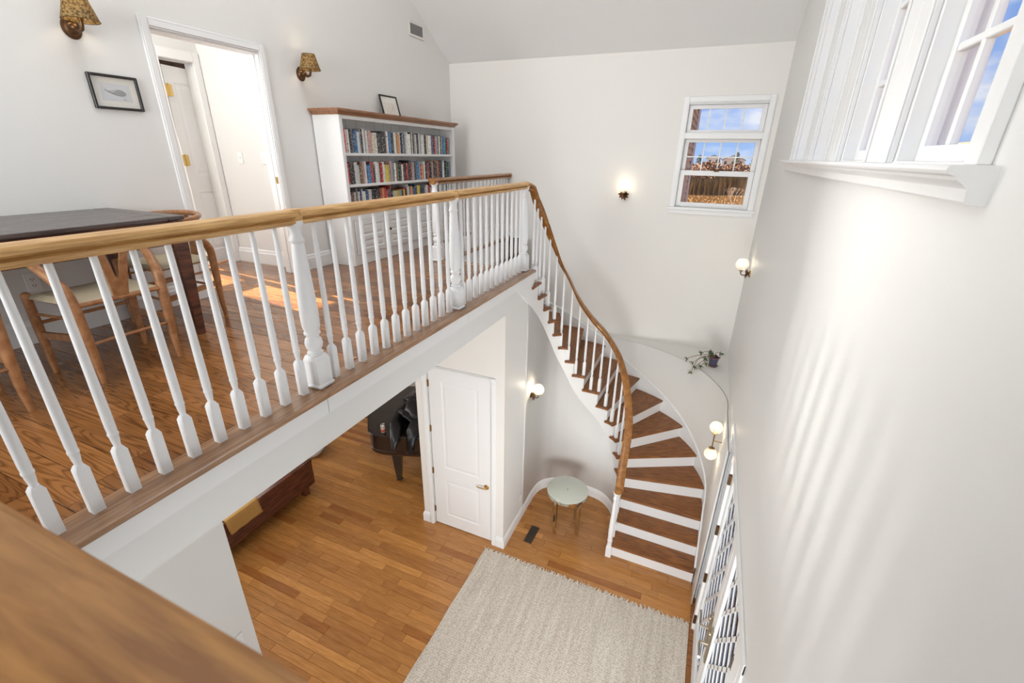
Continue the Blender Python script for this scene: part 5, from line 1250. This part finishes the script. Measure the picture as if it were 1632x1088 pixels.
obj('body', blob_chain([(-.30, .62, .10), (-.18, .45, .15), (0, .25, .17), (.16, .10, .14), (.25, .02, .10)], [.10, .20, .22, .19, .08], 1, .72), M['leather'], jk)
obj('sleeve', blob_chain([(-.18, .36, .12), (-.22, .12, .11), (-.16, -.08, .10), (-.08, -.22, .07), (-.02, -.34, -.02), (.0, -.40, -.14)], [.09, .10, .085, .075, .06, .045], 2, .8), M['leather'], jk)
obj('sleeve', blob_chain([(.18, .12, .12), (.16, -.06, .10), (.17, -.18, .04), (.17, -.25, -.08), (.16, -.27, -.24)], [.10, .10, .09, .075, .055], 3, .7), M['leather'], jk)
obj('fold', blob_chain([(-.30, .30, .22), (-.10, .22, .30), (.12, .22, .27), (.26, .14, .18)], [.04, .07, .075, .03], 7, .6), M['leather'], jk)
obj('fold', blob_chain([(-.25, .05, .13), (-.05, -.02, .20), (.10, -.08, .14)], [.04, .06, .03], 9, .6), M['leather'], jk)
obj('collar', blob_chain([(-.36, .55, .16), (-.24, .62, .28), (-.06, .52, .30), (.04, .36, .26)], [.03, .06, .06, .03], 4, .5), M['leather'], jk)
o = obj('care_label', B().box(-.075, -.045, -.06, -.02, .115, .118, mat=Matrix.Translation((.02, .0, .055))), pmat('label_cloth', (.5, .46, .38), .8), jk)

# ------------------------------------------------------------------ plant on the ledge, basket on the stair corner
pl = thing('potted_succulent', 'trailing green succulent in a blue glazed pot on the curved wall ledge', 'plant', (.335, 5.95, ZL + .003))
M['glaze'] = pmat('blue_glaze', (.055, .055, .11), .22, coat=.4, var=.3, vscale=30); M['glazerim'] = pmat('rose_glaze', (.22, .10, .11), .3)
b = B(); n = 24; vs = []; fs = []
prf = [(.0, 0, 0), (.048, 0, .004), (.046, .01, 0), (.052, .05, 0), (.060, .105, 0), (.066, .125, .006), (.060, .128, .006), (.054, .10, 0), (0, .095, 0)]
for r_, z, sc in prf:
    for i in range(n): a = 2 * PI * i / n; rr_ = r_ + sc * math.cos(a * 5); vs.append((rr_ * math.cos(a), rr_ * math.sin(a), z + sc * .6 * math.cos(a * 5)))
for k in range(len(prf) - 1):
    for i in range(n): j = (i + 1) % n; fs.append((k * n + i, k * n + j, k * n + n + j, k * n + n + i))
b.add(vs, fs, 0, True); obj('pot', b, M['glaze'], pl)
b = B(); b.tube([((.066 + .006 * math.cos(5 * a)) * math.cos(a), (.066 + .006 * math.cos(5 * a)) * math.sin(a), .127 + .004 * math.cos(5 * a)) for a in [2 * PI * i / 40 for i in range(40)]], .006, 6, closed=True); b.tube([((.052 + .006 * math.cos(5 * a)) * math.cos(a), (.052 + .006 * math.cos(5 * a)) * math.sin(a), .012) for a in [2 * PI * i / 40 for i in range(40)]], .006, 6, closed=True); obj('pot_rim', b, M['glazerim'], pl)
b = B(); b.lathe([(0, 0), (.053, 0), (.05, .012), (0, .016)], 16, (0, 0, .098)); obj('soil', b, pmat('soil', (.03, .02, .014), .95), pl)
tips = [(.016, 5.80, 2.15), (.09, 5.80, 2.11), (.085, 5.78, 1.985), (.195, 5.80, 2.085), (.255, 5.80, 2.135), (.39, 5.86, 2.27), (.285, 5.85, 2.27), (.175, 5.83, 2.25), (.235, 5.78, 2.20), (.13, 5.78, 2.06)]
M['stem'] = pmat('woody_stem', (.20, .12, .07), .8); M['succ'] = pmat('succulent_green', (.035, .085, .03), .5, var=.5, vscale=20); M['succ2'] = pmat('succulent_olive', (.15, .15, .04), .5, var=.4, vscale=20)
rr = random.Random(11)
for i, tp in enumerate(tips):
    p = Vector((tp[0] - .335, tp[1] - 5.95, tp[2] - ZL)); s0 = Vector((rr.uniform(-.02, .02), rr.uniform(-.02, .02), .10)); mid = s0.lerp(p, .45) + Vector((0, 0, .055)); 
    if i == 2: mid = Vector((-.18, -.13, .13))
    b = B(); pts_ = [tuple(s0), tuple(s0.lerp(mid, .5) + Vector((0, 0, .03))), tuple(mid), tuple(mid.lerp(p, .6) + Vector((0, 0, .012))), tuple(p)]
    b.tube([spline(pts_, t * 4 / 12) for t in range(13)], [.0045 - .0015 * t / 12 for t in range(13)], 6); sm_ = obj('stem', b, M['stem'], pl)
    d = (p - Vector(pts_[3])).normalized(); 
    for L_i in range(11):
        a = L_i * 2.4; tilt = .35 + (L_i % 4) * .28; u = d.orthogonal().normalized(); w = d.cross(u); q = (u * math.cos(a) + w * math.sin(a)); ld = (d * math.cos(tilt + .3) + q * math.sin(tilt + .3)).normalized(); ll = rr.uniform(.040, .062)
        sd_ = ld.cross(d); sd_ = sd_.normalized() if sd_.length > .01 else u; up = ld.cross(sd_)
        bb = B(); c0 = p; wv = .009
        vs = [tuple(c0), tuple(c0 + ld * ll * .4 + sd_ * wv), tuple(c0 + ld * ll * .4 + up * .004), tuple(c0 + ld * ll * .4 - sd_ * wv), tuple(c0 + ld * ll * .4 - up * .003), tuple(c0 + ld * ll)]
        bb.add(vs, [(0, 1, 2), (0, 2, 3), (0, 3, 4), (0, 4, 1), (5, 2, 1), (5, 3, 2), (5, 4, 3), (5, 1, 4)]); obj('leaf', bb, M['succ2' if i in (1, 2, 4, 9) else 'succ'], sm_)
# basket: woven rings and stakes
kz = 14 * RS
bs = thing('wicker_basket', 'tall dark open-weave wicker basket in the corner at the stair top', 'basket', (-2.62, 6.20, kz + .001))
M['wick'] = pmat('wicker', (.16, .075, .03), .6, var=.5, vscale=60); M['wickd'] = pmat('dark_wicker', (.03, .02, .015), .6)
b = B(); n = 20
for k in range(22):
    z = .02 + k * .033; b.tube([((.135 + .008 * math.cos(i * PI + k * PI)) * math.cos(2 * PI * i / n), (.135 + .008 * math.cos(i * PI + k * PI)) * math.sin(2 * PI * i / n), z) for i in range(n)], .008, 5, closed=True)
stuff(obj('weave', b, M['wick'], bs))
b = B()
for i in range(n): a = 2 * PI * i / n; b.tube([(.135 * math.cos(a), .135 * math.sin(a), 0), (.135 * math.cos(a), .135 * math.sin(a), .745)], .006, 5)
stuff(obj('stake', b, M['wickd'], bs))
b = B(); b.lathe([(0, 0), (.12, 0), (.12, .74), (0, .74)], 20); obj('lining', b, M['wickd'], bs)
b = B(); b.tube([(.138 * math.cos(2 * PI * i / 24), .138 * math.sin(2 * PI * i / 24), .75) for i in range(24)], .013, 8, closed=True); obj('basket_rim', b, M['wickd'], bs)

# ------------------------------------------------------------------ outdoors, seen through the far window
GZ = -.35
def ground_mat():
    m, nt, b = new_mat('dry_meadow'); N = nt.nodes.new; L = nt.links.new
    tc = N('ShaderNodeTexCoord'); no = N('ShaderNodeTexNoise'); no.inputs['Scale'].default_value = .9; no.inputs['Detail'].default_value = 9; no.inputs['Roughness'].default_value = .7; L(tc.outputs['Object'], no.inputs['Vector'])
    cr = N('ShaderNodeValToRGB'); cr.color_ramp.elements[0].position = .35; cr.color_ramp.elements[0].color = (.17, .09, .035, 1); cr.color_ramp.elements[1].position = .65; cr.color_ramp.elements[1].color = (.38, .23, .085, 1)
    L(no.outputs[0], cr.inputs[0]); L(cr.outputs[0], b.inputs['Base Color']); b.inputs['Roughness'].default_value = .95; return m
b = B(); b.box(-220, 260, 6.9, 420, GZ - .5, GZ); g = obj('ground', b, ground_mat()); struct(g)
b = B(); b.box(.8, 260, -60, 6.9, GZ - .5, GZ); g = obj('ground_side', b, ground_mat()); struct(g)
# shingled wing of the house left of the window
wg = sroot('wall_wing')
M['cornerb'] = pmat('weathered_corner_board', (.33, .29, .33), .7); M['shingle'] = pmat('cedar_shingle', (.44, .32, .23), .85, var=.4, vscale=12); M['sheath'] = pmat('dark_sheathing', (.06, .04, .035), .9)
b = B(); b.box(-2.6, -.64, 6.72, 11.9, GZ, 6.5); obj('sheathing', b, M['sheath'], wg)
b = B(); b.cbox(-.66, -.60, 11.15, 11.93, GZ, 6.5, .004); obj('corner_board', b, M['cornerb'], wg)
shm = {}
cnt_ = 0
for r_ in range(21):
    z = 3.0 + r_ * .125; y = 8.7 + (r_ % 2) * .09
    while y < 11.13:
        w_ = rnd.choice([.14, .18, .22, .26]); w_ = min(w_, 11.14 - y)
        key = round(w_, 2)
        if key not in shm:
            bb = B(); bb.add([(0, 0.004, 0), (0, key - .004, 0), (0, key - .004, .14), (0, .004, .14), (.040, .004, 0), (.040, key - .004, 0), (.004, key - .004, .14), (.004, .004, .14)], [(3, 2, 1, 0), (4, 5, 6, 7), (0, 1, 5, 4), (1, 2, 6, 5), (2, 3, 7, 6), (3, 0, 4, 7)])
            me = mesh('shingle', bb); me.materials.append(M['shingle']); shm[key] = me
        if cnt_ < 300: put(shm[key], 'shingle', wg, (-.642 + rnd.uniform(0, .006), y, z + rnd.uniform(-.008, .008)))
        cnt_ += 1; y += w_
# brush: lumpy crowns
def clump(cx, cy, z0, rx, ry, rz, n, seed, leaf, lo=.5):
    rr = random.Random(seed); b = B()
    for i in range(n):
        a = rr.uniform(0, 2 * PI); ph = rr.uniform(0, PI / 2); d = rr.uniform(.75, 1.05)
        c = Vector((cx + rx * math.cos(a) * math.cos(ph) * d, cy + ry * math.sin(a) * math.cos(ph) * d, z0 + rz * math.sin(ph) * d))
        s = leaf * rr.uniform(.5, 1.4); u = Vector((rr.uniform(-1, 1), rr.uniform(-1, 1), rr.uniform(-1, 1))).normalized(); v = u.orthogonal().normalized()
        b.add([tuple(c - u * s), tuple(c + v * s * .5), tuple(c + u * s), tuple(c - v * s * .5)], [(0, 1, 2, 3)])
    return b
M['reed'] = pmat('dry_reed', (.24, .155, .065), .95, var=.6, vscale=.9)
M['meadow'] = pmat('dry_meadow_grass', (.40, .25, .09), .95, var=.45, vscale=1.5); M['brush'] = pmat('rusty_brush', (.17, .085, .042), .95, var=.45, vscale=.5)
M['pine'] = pmat('pine_green', (.035, .06, .025), .9, var=.3, vscale=1); M['bark'] = pmat('bark', (.16, .12, .09), .9)
def island_mat(name, cols):
    m, nt, b = new_mat(name); N = nt.nodes.new; g = N('ShaderNodeNewGeometry'); cr = N('ShaderNodeValToRGB'); e = cr.color_ramp.elements
    e[0].color = (*cols[0], 1); e[1].position = 1; e[1].color = (*cols[-1], 1)
    for i, c in enumerate(cols[1:-1]): q = e.new((i + 1) / (len(cols) - 1)); q.color = (*c, 1)
    nt.links.new(g.outputs['Random Per Island'], cr.inputs[0]); nt.links.new(cr.outputs[0], b.inputs['Base Color']); b.inputs['Roughness'].default_value = .95; return m
M['reed'] = island_mat('dry_reed_blades', [(.06, .035, .015), (.16, .10, .04), (.32, .20, .075), (.46, .30, .12)])
M['meadow'] = island_mat('dry_grass_blades', [(.22, .12, .04), (.40, .25, .09), (.55, .36, .14)])
rr = random.Random(21)
b = B()
for i in range(5200):
    x = rr.uniform(-9, 8); y = 74 + rr.uniform(0, 6) + 2.2 * math.sin(x * .5); h = rr.uniform(1.7, 2.6) + .25 * math.sin(x * .9); w_ = rr.uniform(.08, .24); lx = rr.uniform(-.3, .3)
    b.add([(x - w_, y, GZ), (x + w_, y, GZ), (x + lx, y + .1, GZ + h)], [(0, 1, 2)])
stuff(tag(obj('reed_bed', b, M['reed']), 'band of dry golden reeds crossing the meadow outside the window', 'reeds'))
b = B()
for i in range(6000):
    x = rr.uniform(-4, 3.6); y = rr.uniform(38, 73); h = rr.uniform(.10, .28); w_ = rr.uniform(.02, .05)
    b.add([(x - w_, y, GZ), (x + w_, y, GZ), (x + rr.uniform(-.1, .1), y, GZ + h)], [(0, 1, 2)])
stuff(tag(obj('meadow_grass', b, M['meadow']), 'short dry grass of the meadow in front of the reeds', 'grass'))
k = 0
for (x, y, rx, rz) in ((-7, 100, 6, 2.4), (-1, 108, 6, 2.9), (5, 104, 5, 2.6), (10, 112, 6, 3.2), (-12, 125, 8, 3.8), (-3, 135, 7, 3.9), (4, 140, 7, 3.6), (12, 134, 7, 4.2)):
    b = clump(x, y, GZ, rx, rx * .5, rz, 1500, k, .28); b.lathe([(rx * .85, 0), (rx * .7, rz * .55), (rx * .35, rz * .85), (0.01, rz * .9)], 14, (x, y, GZ), sy=.45); 
    o = obj('bush', b, M['brush']); tag(o, ['wide rust-brown thicket', 'tall rust-brown thicket'][k % 2] + ' beyond the reeds outside the window', 'bush', 'rusty thickets beyond the reeds'); k += 1
bl_ = ['rust-brown thicket beyond the reeds, at the shingled corner', 'rust-brown thicket beyond the reeds, middle of the window', 'low rust-brown thicket beyond the reeds, right half of window', 'rust-brown thicket beyond the reeds, hidden past right window edge',
       'tall far thicket behind, left of the white houses', 'far rust-brown thicket just below the large white house', 'far rust-brown thicket below the tall dark pine', 'highest far thicket at the right end of horizon']
for o, l_ in zip([o for o in COL.objects if o.name.startswith('bush')], bl_): o['label'] = l_
M['hwall'] = pmat('white_house_wall', (.55, .55, .54), .7); M['hroof'] = pmat('grey_roof', (.20, .21, .24), .8); M['hwin'] = pmat('house_window', (.05, .06, .08), .3)
def house(x, y, w, d, h, label, rh=2.2):
    t = thing('house', label, 'house', (x, y, GZ)); b = B(); b.box(-w / 2, w / 2, -d / 2, d / 2, 0, h); b.prism([(-w / 2, h), (w / 2, h), (0, h + rh)], -d / 2, d / 2, axis='y'); obj('wall', b, M['hwall'], t)
    b = B(); e = .4
    for s in (-1, 1): b.prism([(0, h + rh + .02), (s * (w / 2 + e), h - .35), (s * (w / 2 + e), h - .05), (0, h + rh + .35)], -d / 2 - e, d / 2 + e, axis='y')
    obj('roof', b, M['hroof'], t)
    for i in range(max(2, int(w / 2.6))):
        xx = -w / 2 + w * (i + .5) / max(2, int(w / 2.6)); b = B(); b.box(xx - .45, xx + .45, -d / 2 - .05, -d / 2 + .02, h - 1.9, h - .7); obj('window', b, M['hwin'], t)
house(4.6, 232, 9, 8, 4.6, 'larger white house with grey roof on the horizon behind the tall pine', 1.5); house(-3.6, 250, 6, 7, 5.0, 'small white house on the horizon left of the middle pine', 1.2)
def pine(x, y, h, label):
    t = thing('pine_tree', label, 'tree', (x, y, GZ)); b = B(); b.tube([(0, 0, 0), (.1, 0, h)], [.25, .04], 6); obj('trunk', b, M['bark'], t)
    rr = random.Random(int(x * 7)); b = B()
    for i in range(900):
        f = rr.random() ** .8; z = h * (.22 + .78 * f); r_ = (1 - f) * h * .26 + .2; a = rr.uniform(0, 2 * PI); q = r_ * rr.uniform(.5, 1)
        c = Vector((q * math.cos(a), q * math.sin(a), z)); s = rr.uniform(.15, .4); b.add([tuple(c), tuple(c + Vector((s * math.cos(a + .5), s * math.sin(a + .5), -s * .4))), tuple(c + Vector((s * math.cos(a - .5), s * math.sin(a - .5), -s * .5)))], [(0, 1, 2)])
    obj('foliage', b, M['pine'], t)
pine(4.3, 170, 6.9, 'tall dark pine in front of the white houses'); pine(-7.2, 180, 6.0, 'lower dark pine at the left of the horizon'); pine(11.4, 210, 6.2, 'dark pine at the right of the horizon'); pine(-1.2, 190, 5.0, 'small dark pine left of the larger white house')
def bare_shrub(x, y, h, seed, label):
    rr = random.Random(seed); b = B()
    def br(p, d, l, r, n):
        q = p + d * l; b.tube([tuple(p), tuple(q)], [r, r * .6], 3)
        if n:
            for _ in range(3): br(q, (d + Vector((rr.uniform(-.8, .8), rr.uniform(-.8, .8), rr.uniform(-.1, .5)))).normalized(), l * .7, r * .6, n - 1)
    for _ in range(6): br(Vector((0, 0, 0)), Vector((rr.uniform(-.6, .6), rr.uniform(-.6, .6), 1)).normalized(), h * .33, .03, 3)
    o = obj('bare_shrub', b, pmat('grey_twigs', (.15, .10, .065), .9), None, (x, y, GZ)); tag(o, label, 'shrub')
bare_shrub(1.9, 58, 2.6, 1, 'leafless shrub of pale twigs in front of the reeds'); bare_shrub(3.9, 62, 2.2, 2, 'second leafless shrub nearer the right window edge')
# dune roof line seen through the right-hand windows
b = B(); b.box(10, 26, 26, 40, GZ, 5.1); b.prism([(9, 5.1), (27, 5.1), (18, 6.3)], 25, 41, axis='y')
o = obj('shed', b, pmat('brown_shingles', (.34, .17, .08), .9)); tag(o, 'brown shingled building top seen through the nearest high window', 'building')
